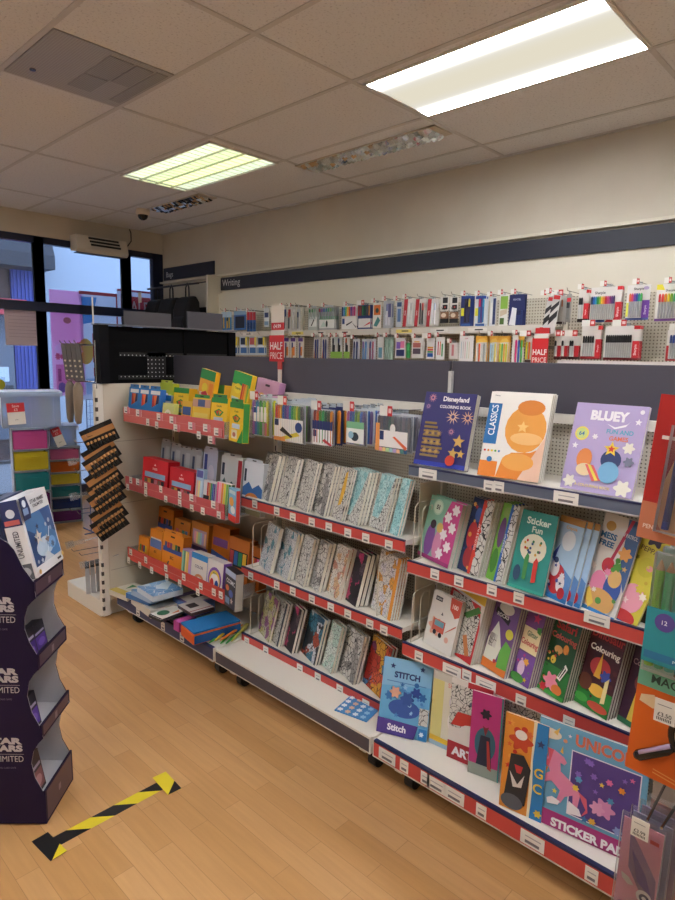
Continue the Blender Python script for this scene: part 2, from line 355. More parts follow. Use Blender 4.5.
# air heater over the window
p0 = ony(75, 250, 6.28); p1 = ony(121, 260, 6.28)
t = thing('air_heater', 'cream wall heater with three dark slots above the shop window', 'heater', (2.86, 6.45, 1.0))
b = MB(); prof = [(0, .02), (-.13, .0), (-.16, .03), (-.13, .17), (0, .17)]
b.prism(prof, lambda p, x: (x, p[0], p[1]), -.05, .50, mat('D6CFC2', .4)); b.build('casing', t, bevel=.006)
for k in range(3):
    z = .146-.032*k; b = MB(); b.T = Matrix.Translation((.09, -.1465+.0062*(k-1)*-1-.004, z))
    y = -.16+.03*(z-.03)/.14
    b.T = None; b.box(.08+.008*k, y-.006, z-.010, .40+.008*k, y+.012, z+.010, mat('17171A', .5)); b.build('slot', t)
b = MB(); b.box(-.03, -.125, -.003, .48, -.03, .003, mat('2A2826', .6)); b.build('outlet_grille', t)
b = MB(); b.tube([(.49, -.06, .12), (.54, -.05, .13), (.60, -.03, .2), (.61, -.01, .29), (.60, 0, .327)], .006, '17171A'); b.build('cable', t, smooth=True)

# ================================================================ OUTSIDE AND WINDOW DISPLAY
b = MB(); b.box(-8, YF+.1, ZF-.12, 14, 30, ZF-.06, mat('8A8A8C', .8)); struct(b, 'pavement')
t = thing('building', 'pale rendered building across the street seen through the shop window', 'building', (3.45, 9.3, ZF))
b = MB(); b.box(.2, 0, 0, 9, .4, 6, mat('8C949E', .8)); b.build('wall', t)
t = thing('building', 'dark brick building with blue roller shutter across the street, far left', 'building', (0, 9.3, ZF))
b = MB(); b.box(-4, 0, 0, 3.62, .4, 6, noise_mat('brick_wall', '4A3A38', '5E4A46', 9, .8)); b.build('wall', t)
b = MB()
for k in range(16): b.box(3.20+.025*k, -.05-.012*(k % 2), 0, 3.225+.025*k, 0, 3.2, mat('22358A', .5))
b.build('roller_shutter', t)
b = MB(); b.prism([(-.5, 2.62), (-.5, 2.8), (0, 3.9), (0, 2.62)], lambda p, x: (x, p[0], p[1]), 2.2, 3.62, mat('23262E', .7)); b.build('canopy', t)
b = MB(); b.box(2.5, -.06, .3, 3.18, 0, 2.0, mat('5A6270', .5)); b.box(2.95, -.07, 1.1, 3.1, -.06, 1.3, 'C0CCD8'); b.box(3.0, -.07, .6, 3.12, -.06, .75, 'D0DCE8'); b.box(2.98, -.07, .8, 3.15, -.06, 1.05, '20242C'); b.build('shopfront', t)
b = MB(); b.box(2.5, -.35, 2.0, 3.28, 0, 2.2, mat('B83A44', .6)); b.build('awning', t)
def paper(h):                                  # thin paper that lets some daylight through
    if not isinstance(h, str): return h
    k = ('paper', h)
    if k not in MATS:
        a, t, bs, N, L = nodes('paper_'+h); tr = N('ShaderNodeBsdfTranslucent'); tr.inputs[0].default_value = rgb(h); mx = N('ShaderNodeMixShader'); mx.inputs[0].default_value = .78
        bs.inputs['Base Color'].default_value = rgb(h); L(bs.outputs[0], mx.inputs[1]); L(tr.outputs[0], mx.inputs[2]); L(mx.outputs[0], t.nodes['Material Output'].inputs[0]); MATS[k] = a
    return MATS[k]
def flat(name, label, cat, u0, v0, u1, v1, Y, base, ds, th=.003):
    p = ony(u0, v1, Y); q = ony(u1, v0, Y); w = q.x-p.x; h = q.z-p.z
    b = MB(); b.box(0, 0, -th, w, h, 0, paper(base)); deco(b, w, h, [d[:-1]+(paper(d[-1]),) if d[0][0] != 't' else d for d in ds], .0005, .0006)
    o = b.build(name); place(o, (p.x, Y, p.z), frame(90)); return tag(o, label, cat)
flat('poster', 'tall pink poster with white and red flower pattern hung in the window', 'poster', 54, 292, 82, 396, 6.540, 'FFD2EE',
     [('r', .02, .52, .98, .80, 'FFD8F0'), ('e', .5, .72, .12, .03, 'B08A7A')]+[('b', random.uniform(.1, .9), random.uniform(.36, .54), .07, random.choice(['C8285A', 'F6E8F4', 'D84A80', 'F4D8EC'])) for _ in range(16)]
     +[('e', .28, .45, .2, .05, 'F4EAF6'), ('e', .72, .46, .18, .045, 'F4EAF6'), ('r', .08, .03, .92, .30, 'E890C8'), ('r', .14, .14, .24, .26, 'A83A90'), ('e', .25, .08, .12, .05, '7A6AC0')]
     +stripes(.4, .9, .12, .22, ['F0A8D8', 'E890C8', 'F0A8D8']))
flat('poster', 'sale poster with red border, blue and yellow shapes in the window', 'poster', 83, 294, 117, 400, 6.541, 'E4E8F0',
     [('r', 0, .97, 1, 1, 'C02A3A'), ('r', .96, 0, 1, 1, 'C02A3A'), ('p', [(.05, .95), (.45, .95), (.3, .72), (.08, .70)], '4AA0DC'), ('e', .12, .45, .2, .12, 'F0B848'), ('r', .3, .35, .96, .62, 'C8202E'),
      ('t', 'SALE', .62, .5, .09, 'F4F0F0', .5), ('s', .65, .82, .08, '2A2A34'), ('s', .45, .86, .05, '3A3A50'), ('r', .1, .05, .9, .2, 'B8D0E8'), ('r', .3, .22, .8, .3, 'D83A4A')])
flat('poster', 'red and white HALF poster behind the window by the right corner', 'poster', 118, 292, 151, 330, 6.542, 'E2E2EA',
     [('r', 0, .95, 1, 1, 'B83A4A'), ('r', .1, .2, .97, .84, 'C0303E'), ('t', 'HALF', .53, .58, .3, 'EEF0F4', .74)])
flat('notice_sheet', 'plain beige paper sheet taped to the left window pane', 'notice', 6, 304, 38, 345, YF-.0085, 'FBE8DE', [('r', .06, .9, .94, .905, 'B09890')]+[('r', .1, .2+.08*k, .9, .206+.08*k, 'CCB2A8') for k in range(8)])
flat('round_sticker', 'yellow round sticker low on the left window pane', 'sticker', -6, 377, 5, 392, YF-.0085, CLEAR, [('c', .5, .5, .48, 'E8D84A')], .001)

# ================================================================ GONDOLA
GX, LX, TX, BX = 2.02, 1.765, 1.675, 1.612
YJ = [3.27, 2.305, 1.33, .335, -.66]
PEG = peg_mat('pegboard_cream', 'BBB2A0', '5C564E', .0125, .0028)
PEGW = peg_mat('pegboard_white', 'CFCABB', '6A655C', .0125, .0026)
PLAIN = mat('B4AA9C', .5)
def ticket(parent, x, y, z, w=.034, h=.034, red=False):
    b = MB(); b.box(-.0012, -w/2, -h/2, 0, w/2, h/2, TICKET)
    b.box(-.0016, -w*.30, -h*.34, -.0011, w*.30, -h*.14, mat('77777C', .6)); b.box(-.0016, -w*.36, h*.12, -.0011, w*.30, h*.2, mat('B0B0B4', .6))
    if red: b.box(-.0018, -w*.5, -h*.5, -.001, -w*.12, h*.5, mat('D8808A', .5))
    b.build('price_ticket', parent, (x, y, z))
def make_bay(i, label, railcols, shelves, base_red, tickets, back):
    yl, yr = YJ[i], YJ[i+1]; ym = (yl+yr)/2; L = yl-yr
    t = thing('shelving_bay', label, 'shelving', (GX, ym, ZF)); o = lambda z: z+H
    hy = L/2
    b = MB(); b.box(0, -hy, .12, .03, hy, o(-.165), back); b.build('back_panel', t)
    b = MB(); b.box(-.012, -hy+.006, o(-.168), .008, hy-.006, o(-.002), DKGREY); b.build('riser_panel', t, bevel=.002)
    b = MB(); b.box(-.03, -hy+.01, o(-.20), 0, hy-.01, o(-.168), WHITE); b.build('top_rail', t)
    for s in (-1, 1):
        b = MB(); b.box(-.028, s*hy-(.03 if s > 0 else 0), .1, -.001, s*hy+(.03 if s < 0 else 0), o(-.175), CREAM)
        for k in range(22): b.box(-.0285, s*(hy-.015)-.004, .2+.05*k, -.027, s*(hy-.015)+.004, .225+.05*k, '3A3836')
        if s < 0 or i == 0: b.build('upright', t)
    # base
    z = o(-1.37); b = MB(); b.box(BX-GX+.01, -hy+.004, z-.03, 0, hy-.004, z, WHITE)
    bs = b.build('base_shelf', t, bevel=.003)
    lipc = {1: mat('4D4A54', .45), 0: mat('3A4266', .45)}.get(base_red, RED)
    b = MB(); b.box(BX-GX-.004, -hy+.006, -.063, BX-GX+.01, hy-.006, .004, WHITE)
    b.box(BX-GX-.0055, -hy+.012, -.056, BX-GX-.003, hy-.012, -.004, lipc); b.box(BX-GX-.0056, -hy+.012, -.004, BX-GX+.01, hy-.012, .0045, NAVY if base_red != 1 else WHITE)
    b.build('price_rail', bs, (0, 0, z))
    for (u, v, dbl) in tickets[-1]:
        p = onx(u, v, BX); ticket(bs, BX-GX-.0056, p.y-ym, z-.03, .075 if dbl else .036, .044)
    for yy in (hy-.11, -hy+.06):
        b = MB(); b.box(BX-GX+.015, yy-.016, .055, BX-GX+.075, yy+.016, z-.03, CREAM); b.build('foot_bracket', t)
        b = MB(); cx = BX-GX+.055
        b.prism([(cx+.033*math.cos(2*PI*k/16), .034+.033*math.sin(2*PI*k/16)) for k in range(16)], lambda q, y: (q[0], y, q[1]), yy-.058, yy-.022, mat('17171A', .5))
        b.box(cx-.02, yy-.062, .03, cx+.02, yy-.016, .075, '1E1E22'); b.build('caster', t)
    out = []
    for k, (zt, zb, lx, kind) in enumerate(shelves):
        b = MB()
        if kind == 'tray':
            b.box(lx-GX+.006, -hy+.01, o(zb)-.004, 0, hy-.02, o(zb)+.004, mat('CFCAC2', .3)); b.box(-.02, -hy+.01, o(zb), -.006, hy-.02, o(zt)+.02, CLEAR)
            for s in (-hy+.01, hy-.024): b.box(lx-GX+.006, s, o(zb), -.006, s+.004, o(zt)-.004, CLEAR)
        else:
            b.box(lx-GX+.008, -hy+.006, o(zt)-.022, -.001, hy-.006, o(zt)-.004, WHITE)
            for s in (-1, 1): b.prism([(-.02, o(zt)-.022), (lx-GX+.05, o(zt)-.022), (lx-GX+.05, o(zt)-.03), (-.02, o(zt)-.075)], lambda q, y: (q[0], y, q[1]), s*(hy-.022), s*(hy-.019), CREAM)
        sh = b.build('shelf', t)
        b = MB(); rc = railcols[k]
        if kind == 'tray':
            mid = (zt+zb)/2
            b.box(lx-GX, -hy+.01, o(zb), lx-GX+.006, hy-.02, o(zt), rc); b.box(lx-GX-.0012, -hy+.01, o(mid)-.0012, lx-GX, hy-.02, o(mid)+.0012, mat('D08078', .4))
        else:
            b.box(lx-GX, -hy+.004, o(zb), lx-GX+.008, hy-.004, o(zt), rc); b.box(lx-GX-.001, -hy+.004, o(zt)-.005, lx-GX+.009, hy-.004, o(zt)+.0005, NAVY)
            b.box(lx-GX-.001, -hy+.004, o(zb)-.002, lx-GX+.008, hy-.004, o(zb)+.002, mat('B8B4B0', .4))
        b.build('price_rail', sh)
        for tk in tickets[k]:
            u, v = tk[0], tk[1]; dbl = len(tk) > 2 and tk[2]; p = onx(u, v, lx)
            ticket(sh, lx-GX-.0012, p.y-ym, o(p.z), .075 if dbl == 1 else (.036 if kind != 'tray' else (.058 if dbl == 2 else .03)), .036, dbl == 2)
        out.append(sh)
    return t, out
T1 = [(113, 408), (127, 410, 2), (115, 420), (139, 413, 2), (148, 422), (160, 417, 2), (173, 420, 2), (157, 425), (177, 428, 2), (192, 426, 2), (207, 428, 2), (218, 432, 2), (199, 435), (212, 440, 2)]
T2 = [(131, 480), (139, 482, 2), (128, 487), (146, 486), (146, 493), (161, 489), (166, 499), (180, 495), (180, 503), (193, 498, 2), (192, 508), (203, 511), (215, 505, 2), (219, 515)]
T3 = [(131, 552), (146, 560), (129, 560), (140, 565), (152, 570), (166, 568), (167, 577), (184, 577), (180, 583), (201, 586), (198, 592), (214, 592), (221, 595)]
bay1, sh1 = make_bay(0, 'cream shelving bay at the far end with three red-fronted trays of pens', [mat('CC6460', .4), mat('C2545A', .4), mat('C8443E', .4)],
    [(-.295, -.372, TX, 'tray'), (-.683, -.755, TX, 'tray'), (-1.098, -1.170, TX, 'tray')], 0,
    [T1, T2, T3, [(139, 613, 0), (164, 627, 0), (183, 638, 0)]], PLAIN)
bay2, sh2 = make_bay(1, 'middle shelving bay holding rows of white canvas boards, empty base shelf', [RED, RED, RED],
    [(-.655, -.700, LX, 's'), (-.995, -1.038, LX, 's'), (-1.332, -1.378, LX, 's')], 1,
    [[(255, 504), (277, 511), (293, 517), (312, 522), (329, 527), (348, 533), (366, 538), (389, 545)],
     [(251, 576), (277, 585), (293, 591), (312, 599), (331, 607), (348, 614), (370, 624), (384, 630)],
     [(247, 641), (266, 650), (300, 668), (318, 677), (340, 689), (366, 704)], []], PEG)
bay3, sh3 = make_bay(2, 'near shelving bay full of bright colouring and sticker books', [RAILGREY, RED, RED],
    [(-.374, -.411, LX, 's'), (-.729, -.776, LX+.012, 's'), (-1.042, -1.094, LX, 's')], 2,
    [[(428, 474, 1), (489, 486), (499, 487), (566, 498, 1)], [(435, 574), (459, 581), (492, 590), (519, 598), (597, 619, 1)],
     [(419, 656), (452, 670, 1), (467, 675), (486, 684, 1), (521, 700), (569, 722)],
     [(388, 757, 1), (405, 768, 0), (426, 781, 0), (437, 787, 1), (455, 797, 1), (482, 813, 0), (533, 842, 1), (592, 877, 0)]], PEGW)
bay4, sh4 = make_bay(3, 'last shelving bay mostly hidden behind the hanging packs at the right edge', [RAILGREY, RED, RED],
    [(-.374, -.411, LX, 's'), (-.729, -.776, LX, 's'), (-1.042, -1.094, LX, 's')], 2, [[], [], [], []], PEGW)
o = lambda z: z+H
b = MB(); b.box(-.03, .4975-.018, o(-.165), -.014, .4975-.004, o(-.04), mat('C8C8C6', .3)); b.build('joint_post', bay3)
# wire bookends and end plates on the shelves of the second and third bay
def bookend(sh, bayi, y, zt, d0=.03, d1=.20, hh=.2):
    ym = (YJ[bayi]+YJ[bayi+1])/2; b = MB(); x0 = LX-GX+d0; x1 = LX-GX+d1
    for k in range(2):
        a = x0+.05*k; b.tube([(a, y-ym, o(zt)-.003), (a+.004, y-ym, o(zt)+hh-.02*k), (a+.02, y-ym, o(zt)+hh+.012-.02*k), (x1-.05*k, y-ym, o(zt)+hh+.012-.02*k), (x1-.05*k, y-ym, o(zt)-.003)], .0022, WIRE, 6)
    b.tube([(x0, y-ym, o(zt)-.002), (x1, y-ym, o(zt)-.002)], .0022, WIRE, 6); b.build('wire_bookend', sh)
def endplate(sh, bayi, y, zt, hh=.21):
    ym = (YJ[bayi]+YJ[bayi+1])/2; b = MB(); b.box(LX-GX+.09, y-ym-.001, o(zt)-.004, -.03, y-ym+.001, o(zt)+hh, CREAM); b.build('end_plate', sh)
bookend(sh2[1], 1, 2.255, -.995); bookend(sh2[2], 1, 2.26, -1.332, .02, .16, .19); bookend(sh2[1], 1, 1.478, -.995)
endplate(sh2[0], 1, 1.339, -.655, .2); endplate(sh2[1], 1, 1.344, -.995, .24)
bookend(sh3[1], 2, 1.308, -.729, .02, .18, .2); bookend(sh3[2], 2, 1.302, -1.042, .02, .18, .18)

# white end panel, black crown panel and end unit
t = thing('gondola_end_panel', 'cream end panel with slotted front edge closing the far shelving bay', 'panel', (GX, 3.296, ZF))
b = MB(); b.box(-.44, -.008, .10, .44, .016, o(-.165), mat('CDC5B4', .45))
for z in (.28, .66, 1.02): b.box(-.43, -.0086, z, .43, -.008, z+.002, '8A8274')
b.build('side_panel', t)
b = MB(); b.box(-.482, -.008, 0.015, -.44, .03, o(-.165), WHITE)
for k in range(24): b.box(-.4825, -.0085, .05+.052*k, -.470, .005, .075+.052*k, '3A3634') if k not in (6, 13) else None
b.build('slotted_post', t, bevel=.002)
PEGB = peg_mat('pegboard_black', '08080B', 'D8D8DA', .024, .0032, 'X', 'Z')  # pale dots paint in the light showing through the holes
t = thing('crown_panel', 'black perforated panel standing above the cream end panel', 'panel', (GX, 3.30, -.163))
b = MB(); b.box(-.41, .004, 0, .44, .018, .312, BLACKM); b.build('backing', t)
b = MB(); b.box(-.33, .001, .15, .36, .0042, .172, PEGB); b.box(-.16, .001, .045, -.04, .0042, .172, PEGB); b.box(-.34, .001, 0.02, .40, .0042, .044, PEGB); b.box(.10, -.0062, .15, .395, -.0042, .172, PEGB); b.build('perforated_strip', t)
b = MB(); b.tube([(-.475, .0, .32), (-.475, .0, .46)], .004, WHITE, 6); b.build('pole', t)
b = MB(); b.box(-.46, -.03, 0, -.405, .04, .318, mat('0C0C12', .6)); b.build('post', t)
b = MB(); b.box(.40, -.02, 0, .455, .04, .312, mat('060609', .8)); b.build('post', t)
b = MB(); b.box(.08, -.004, 0, .40, .004, .31, mat('040406', .8)); b.build('inner_panel', t)
b = MB(); b.box(-.465, -.034, .316, .458, .044, .323, mat('6A6C72', .35)); b.build('top_trim', t)
for (u0, u1, k) in ((124, 170, 'left'), (187, 221.5, 'right')):
    p = ony(u0, 330, 3.32); q = ony(u1, 314, 3.32)
    b = MB(); b.box(0, -.006, 0, q.x-p.x, .006, q.z-.161, mat('4A4850', .5))
    oo = b.build('header_board'); place(oo, (p.x, 3.315, .161)); tag(oo, '%s one of two plain grey boards on top of the black panel' % k, 'board')
t = thing('end_unit', 'narrow end unit with dark back panel and white base behind the cream panel', 'shelving', (1.9, 3.555, ZF))
b = MB(); b.box(-.36, -.225, .0, .5, .225, .10, WHITE); b.build('base', t, bevel=.004)
b = MB(); b.box(-.28, -.22, .10, -.25, -.06, o(-.17), mat('3A3A3E', .5)); b.build('back_panel', t)
b = MB(); b.box(-.25, -.09, .10, .5, -.06, o(-.17), mat('3A3A3E', .5)); b.build('rear_panel', t)
def hook(mb, x0, x1, y, z, m=STEEL, r=.0025):
    mb.tube([(x0, y, z), (x1+.012, y, z+.004), (x1, y, z+.02)], r, m, 6)
# hanging goods on the end unit
def hang_thing(name, label, cat, loc, yaw, build, group=None, roll=0):
    t = thing(name, label, cat, loc, group, frame(yaw, 0, roll)); build(t); return t
eb = [c for c in bpy.data.objects if c.name.startswith('back_panel')][-1]
for (z, ys) in ((1.53, (-.25, -.19, -.13, -.07)), (1.33, (-.22, -.12)), (1.02, (-.2,)), (.86, (-.18,)), (.62, (-.2, -.1)), (.38, (-.2, -.1))):
    for y in ys:
        if z < 1.33: hk = MB(); hook(hk, -.28, -.46, y, z); hk.build('peg_hook', eb)
hr = thing('hook_rack', 'wire hook rack on the left side of the black panel', 'rack', (1.545, 3.40, 0))
for z_ in (.045, -.155):
    b = MB(); b.tube([(0, -.11, z_), (0, .12, z_)], .004, STEEL, 6); b.build('cross_bar', hr)
b = MB(); b.tube([(0, -.11, -.19), (0, -.11, .07)], .004, STEEL, 6); b.build('rail', hr)
for y in (3.30, 3.36, 3.42, 3.48): b = MB(); hook(b, 0, -.11, y-3.40, .045); b.build('peg_hook', hr)
for y in (3.32, 3.42): b = MB(); hook(b, 0, -.11, y-3.40, -.155); b.build('peg_hook', hr)
n = 0
for y in (3.30, 3.36, 3.42, 3.48):
    b = MB(); b.box(-.012, -.195, -.004, .012, 0, .004, mat('6A6A6E', .35, .6))
    for k in range(4): b.disc(0, -.09-.028*k, .0046, .006, .006, mat('D8D2C0', .3, .5), 8)
    o_ = b.build('ruler_pack'); place(o_, (1.455, y, .047), frame(40, 0, -6)); tag(o_, 'grey metal strip pack on the wire rack, %s from the camera' % ORD[n], 'stationery pack', 'grey strip packs'); n += 1
for k, y in enumerate((3.32, 3.42)):
    b = MB(); b.tube([(0, 0, 0), (.002, -.03, 0), (0, -.12, 0), (-.004, -.2, 0), (0, -.225, 0)], [.012, .026, .024, .018, .012], mat(['8A7C6C', '6E665E'][k], .8), 10)
    o_ = b.build('soft_pouch', smooth=True); place(o_, (1.455, y, -.155), frame(40)); tag(o_, ['taupe fabric pouch hanging left of the cream post', 'grey fabric pouch hanging behind the taupe one'][k], 'pouch')
# battery packs
n = 0
t0 = None
for (u, v, rl, dx) in ((83, 441, -24, .0), (86, 462, -32, 0), (87, 471, -33, 0), (89, 487, -34, 0), (91, 497, -34, 0), (92, 507, -35, 0), (94, 523, -34, 0), (95, 533, -34, 0)):
    p = ony(u, v, 3.17-.004*n); lab = 'black and copper battery pack, %s from the top in the hanging stack' % ORD[n]
    if t0 is None:
        t0 = t = thing('battery_pack', lab, 'battery pack', p, 'battery packs', frame(55, 0, rl))
        b = MB(); b.box(0, -.062, -.002, .175, .05, 0, mat('141416', .35)); b.box(.05, .03, 0, .13, .044, .0006, '2A2A2C')
        b.box(.0, -.004, 0, .175, .026, .0008, mat('B08050', .35)); b.build('card', t)
        for k in range(8):
            c = MB(); x = .018+.02*k; c.tube([(x, -.058, .009), (x, -.03, .009)], .0078, mat('17171A', .3, .3), 8); c.tube([(x, -.03, .009), (x, -.018, .009), (x, -.016, .009)], [.0078, .0078, .003], mat('C89A66', .3, .5), 8); c.build('battery', t, smooth=False)
    else: dup(t0, p, frame(55, 0, rl), lab)
    n += 1
for nm in [ob for ob in bpy.data.objects if ob.name.startswith('card') and ob.parent == t0]: pass
hs = thing('hook_strip', 'steel hooks carrying the battery packs beside the cream post', 'hook strip', (1.56, 3.285, 0))
for k, (u, v) in enumerate(((84, 436), (88, 470), (92, 500), (95, 525))):
    p = ony(u+14, v-2, 3.19); b = MB(); b.T = Matrix.Translation((-1.56, -3.285, 0)); b.tube([(1.56, 3.285, p.z), (p.x, 3.19, p.z), (p.x-.1, 3.10, p.z), (p.x-.11, 3.09, p.z+.015)], .002, STEEL, 6); b.build('peg_hook', hs)
for k, (u, v) in enumerate(((70, 462), (72, 497), (68, 545), (82, 565))):
    p = ony(u, v, 3.36); b = MB(); b.box(0, -.012, -.001, .09, .012, .001, CLEAR); b.tube([(.09, 0, 0), (.2, .0, -.02)], .003, CLEAR, 6); b.box(-.012, -.02, -.001, .03, .02, .001, CLEAR)
    o_ = b.build('ticket_holder'); place(o_, p, frame(60, 0, -12)); tag(o_, 'clear plastic hook ticket holder, %s from the top left of the cream post' % ORD[k], 'ticket holder')
for k in range(3):
    p = ony(82+5*k, 590, 3.5); b = MB(); b.box(-.012, 0, -.006, .012, .15, .006, mat('B4B6B8', .4)); b.box(-.012, .15, -.005, .012, .19, .005, '30343A')
    o_ = b.build('brush_pack'); place(o_, (1.535+.032*k, 3.47, -1.408), frame(70, 12)); tag(o_, 'grey slim pack standing low behind the cream post, %s from the left' % ORD[k], 'stationery pack', 'grey slim packs')

# ================================================================ BOOKS AND BOARDS
BOOKM = {}
def book_proto(key, w, h, t, base, ds, spine=None, pages=PAGES, spiral=False):
    k = (key, round(w, 3), round(h, 3), round(t, 4))
    if k in BOOKM: return BOOKM[k]
    c = MB(); bm = ART[base] if base in ART else mat(base, .38)
    c.box(0, 0, -.0009, w, h, 0, bm); c.box(0, 0, -t, w, h, -t+.0009, bm); c.box(0, 0, -t, .0009, h, 0, spine or bm)
    deco(c, w, h, ds)
    g = MB(); g.box(.001, .001, -t+.001, w-.0012, h-.001, -.001, pages)
    nl = max(1, int(t/.0032)) if key[:2] != 'cv' else 1
    for i in range(1, nl): z = -t+(t*i/nl); g.box(w-.0013, .001, z-.0003, w-.0009, h-.001, z+.0003, PAGEL); g.box(.001, h-.0012, z-.0003, w-.001, h-.0008, z+.0003, PAGEL)
    BOOKM[k] = (c, g); return BOOKM[k]
PROTO = {}
def book(name, label, cat, pos, fr, key, w, h, t, base, ds, group=None, pages=PAGES):
    k = (key, round(w, 3), round(h, 3), round(t, 4), name)
    if k in PROTO: return dup(PROTO[k], pos, fr, label, group)
    e = thing(name, label, cat, pos, group, fr); c, g = book_proto(key, w, h, t, base, ds, None, pages)
    c.build('cover', e); g.build('pages', e); PROTO[k] = e; return e
def stack(name, desc, cat, YR, W, Hh, T, n, yaw, lean, z, key, base, ds, group, where, prev=None, xr=None, pages=PAGES):
    """a stack of n books: right front corner at YR on the shelf edge, fanned like shingles"""
    p = math.radians(yaw); s, c = -math.sin(p), math.cos(p)
    xr = LX+.022 if xr is None else xr
    if prev:
        pY, pT = prev
        # keep the left end of this stack behind (or short of) the stack before it
        y_back = pY-s*pT; x_back = xr+c*pT*1.03+.004
        if xr+(y_back-YR)*s/c < x_back: W = min(W, (y_back-YR)/c-.003)
    fr = frame(yaw, lean); ez = Vector(fr.col[2]); left = Vector((xr+s*W, YR+c*W, z-.0035))
    t = T/n
    for k in range(n):
        off = ez.copy(); pos = left-ez*(t*k)
        pos.z = z-.0035+.0005+math.sin(math.radians(lean))*t*0
        pos = left+Vector((math.cos(p), math.sin(p), 0))*(t*k/math.cos(math.radians(lean)))
        lab = desc+(', '+where if where else '')+('' if n == 1 else (', front of its stack' if k == 0 else (', back of its stack' if k == n-1 else ', %s from the front' % ORD[k])))
        pos.z = z-.0035+.0005+t*math.sin(math.radians(lean))
        book(name, lab, cat, pos, fr, key, W, Hh, t-(.0006 if name != 'canvas_board' else .0026), base, ds, group, pages)
    return (YR, T)
# ---- bay 2 : rows of canvas boards
def crescent(c): return [('p', [(.05, 0), (.62, .0), (.55, .3), (.75, .6), (.98, .85), (.98, 1), (.9, 1), (.7, .78), (.42, .5), (.3, .2)], c)]
rows = [
 (-.655, 'upper row of canvas boards', [(2.131, .056, 3, 'grey', []), (2.004, .033, 2, 'ink', []), (1.879, .026, 2, 'ink2', []), (1.776, .042, 3, 'grey', []), (1.673, .022, 2, 'ink', [('p', [(.35, .25), (.6, .3), (.7, .6), (.6, .95), (.42, .9), (.38, .6)], 'E0B030')]),
   (1.586, .060, 4, 'ink2', [('p', [(.1, .1), (.5, .12), (.75, .5), (.95, 1), (.1, 1)], 'teal')]), (1.453, .037, 3, 'ink2', [('p', [(.1, .2), (.5, .2), (.75, .55), (.95, 1), (.1, 1)], 'teal')]), (1.385, .024, 2, 'teal', [])], .215),
 (-.995, 'middle row of canvas boards', [(2.12, .022, 1, 'blue', []), (2.0, .034, 2, 'blue', []), (1.895, .03, 2, 'ink2', []), (1.80, .036, 2, 'grey', []), (1.685, .04, 2, 'warm', []), (1.585, .06, 3, 'dark', []), (1.405, .046, 4, 'orange', [('r', .86, 0, 1, 1, 'E0942E')])], .215),
 (-1.332, 'lower row of canvas boards', [(2.125, .014, 1, 'violet', []), (2.06, .03, 2, 'ink2', [('r', .9, 0, 1, 1, '2A3040')]), (1.965, .032, 2, 'dark', []), (1.815, .03, 2, 'vivid', []), (1.715, .03, 2, 'mint', []), (1.588, .032, 2, 'grey', []), (1.44, .03, 2, 'castle', [])], .205)]
for z, rowname, st, hh in rows:
    prev = None
    for k, (yr, T, n, art, ds) in enumerate(st):
        lean = 14 if not (rowname.startswith('mid') and k == 6) else 10
        dsc = {'grey': 'white canvas board, grey pencil drawing', 'ink': 'white canvas board, ink drawing', 'ink2': 'white canvas board, fine ink drawing', 'teal': 'teal printed canvas board', 'blue': 'white and blue canvas board',
               'warm': 'white canvas board, brown drawing', 'dark': 'black printed canvas board', 'vivid': 'dark colourful canvas board', 'mint': 'pale green canvas board', 'violet': 'yellow and violet canvas board', 'castle': 'red patterned canvas board', 'orange': 'canvas board with orange edge'}[art]
        prev = stack('canvas_board', dsc, 'canvas board', yr, .150, hh if art != 'orange' else .245, T, n, -20, lean, z, 'cv%s%d%s' % (rowname[:2], k, art), art, ds, 'canvas boards on the red shelves', '%s stack from left, %s' % (ORD[k], rowname.replace(' of canvas boards', '')), prev, pages=mat('E4E0D2', .6))
# ---- bay 3 : top shelf
GOLD = 'C9A25A'
def burst(x, y, r, c): return [('x', x, y, r, c), ('c', x, y, r*.25, '2C2A6E')]
DIS = [('r', 0, 0, 1, .06, '2A3AA8')]+burst(.16, .92, .09, 'D8909A')+burst(.10, .80, .06, 'B88AB0')+burst(.62, .68, .14, 'E0B8A0')+burst(.90, .68, .13, 'D8A890')+burst(.64, .48, .07, 'C88AA0') \
    + [('r', .10, .12+.055*k, .52-.03*abs(k-2), .15+.055*k, '8A744C') for k in range(9)]+[('x', .18+.12*(k % 3), .2+.12*(k//3), .07, 'B8965A') for k in range(9)]+[('s', .82, .36, .12, GOLD), ('s', .75, .2, .1, GOLD), ('s', .9, .2, .08, 'C8A050'), ('c', .72, .10, .09, 'C8402E')] \
    + [('t', 'Disneyland', .64, .90, .085, 'F0EEF4', .62, .03), ('t', 'COLORING BOOK', .65, .805, .042, 'E8E6F0', .62, .03)]
CLA = [('e', .66, .58, .33, .27, 'E8A044'), ('e', .70, .83, .22, .09, 'D9822E'), ('e', .70, .47, .26, .07, 'F0BE78'), ('p', [(.30, .0), (1, 0), (1, .40), (.80, .32), (.5, .30), (.36, .2)], 'E58A30'),
       ('p', [(.66, 0), (1, 0), (1, .52)], 'E8C0A8'), ('e', .62, .2, .26, .1, 'EBA54C'), ('r', 0, 0, .3, .18, 'E8862C'), ('r', 0, .38, .22, .86, '1F6DB0'), ('tv', 'CLASSICS', .11, .66, .11, 'F0F4F8', .36), ('t', 'Disney', .12, .95, .022, '8A8A92', .14),
       ('c', .16, .2, .045, '2A78B8')]+[('c', .06+.06*k, .30, .018, RNB[k]) for k in range(5)]+[('s', .62, .6, .1, 'F4C878')]
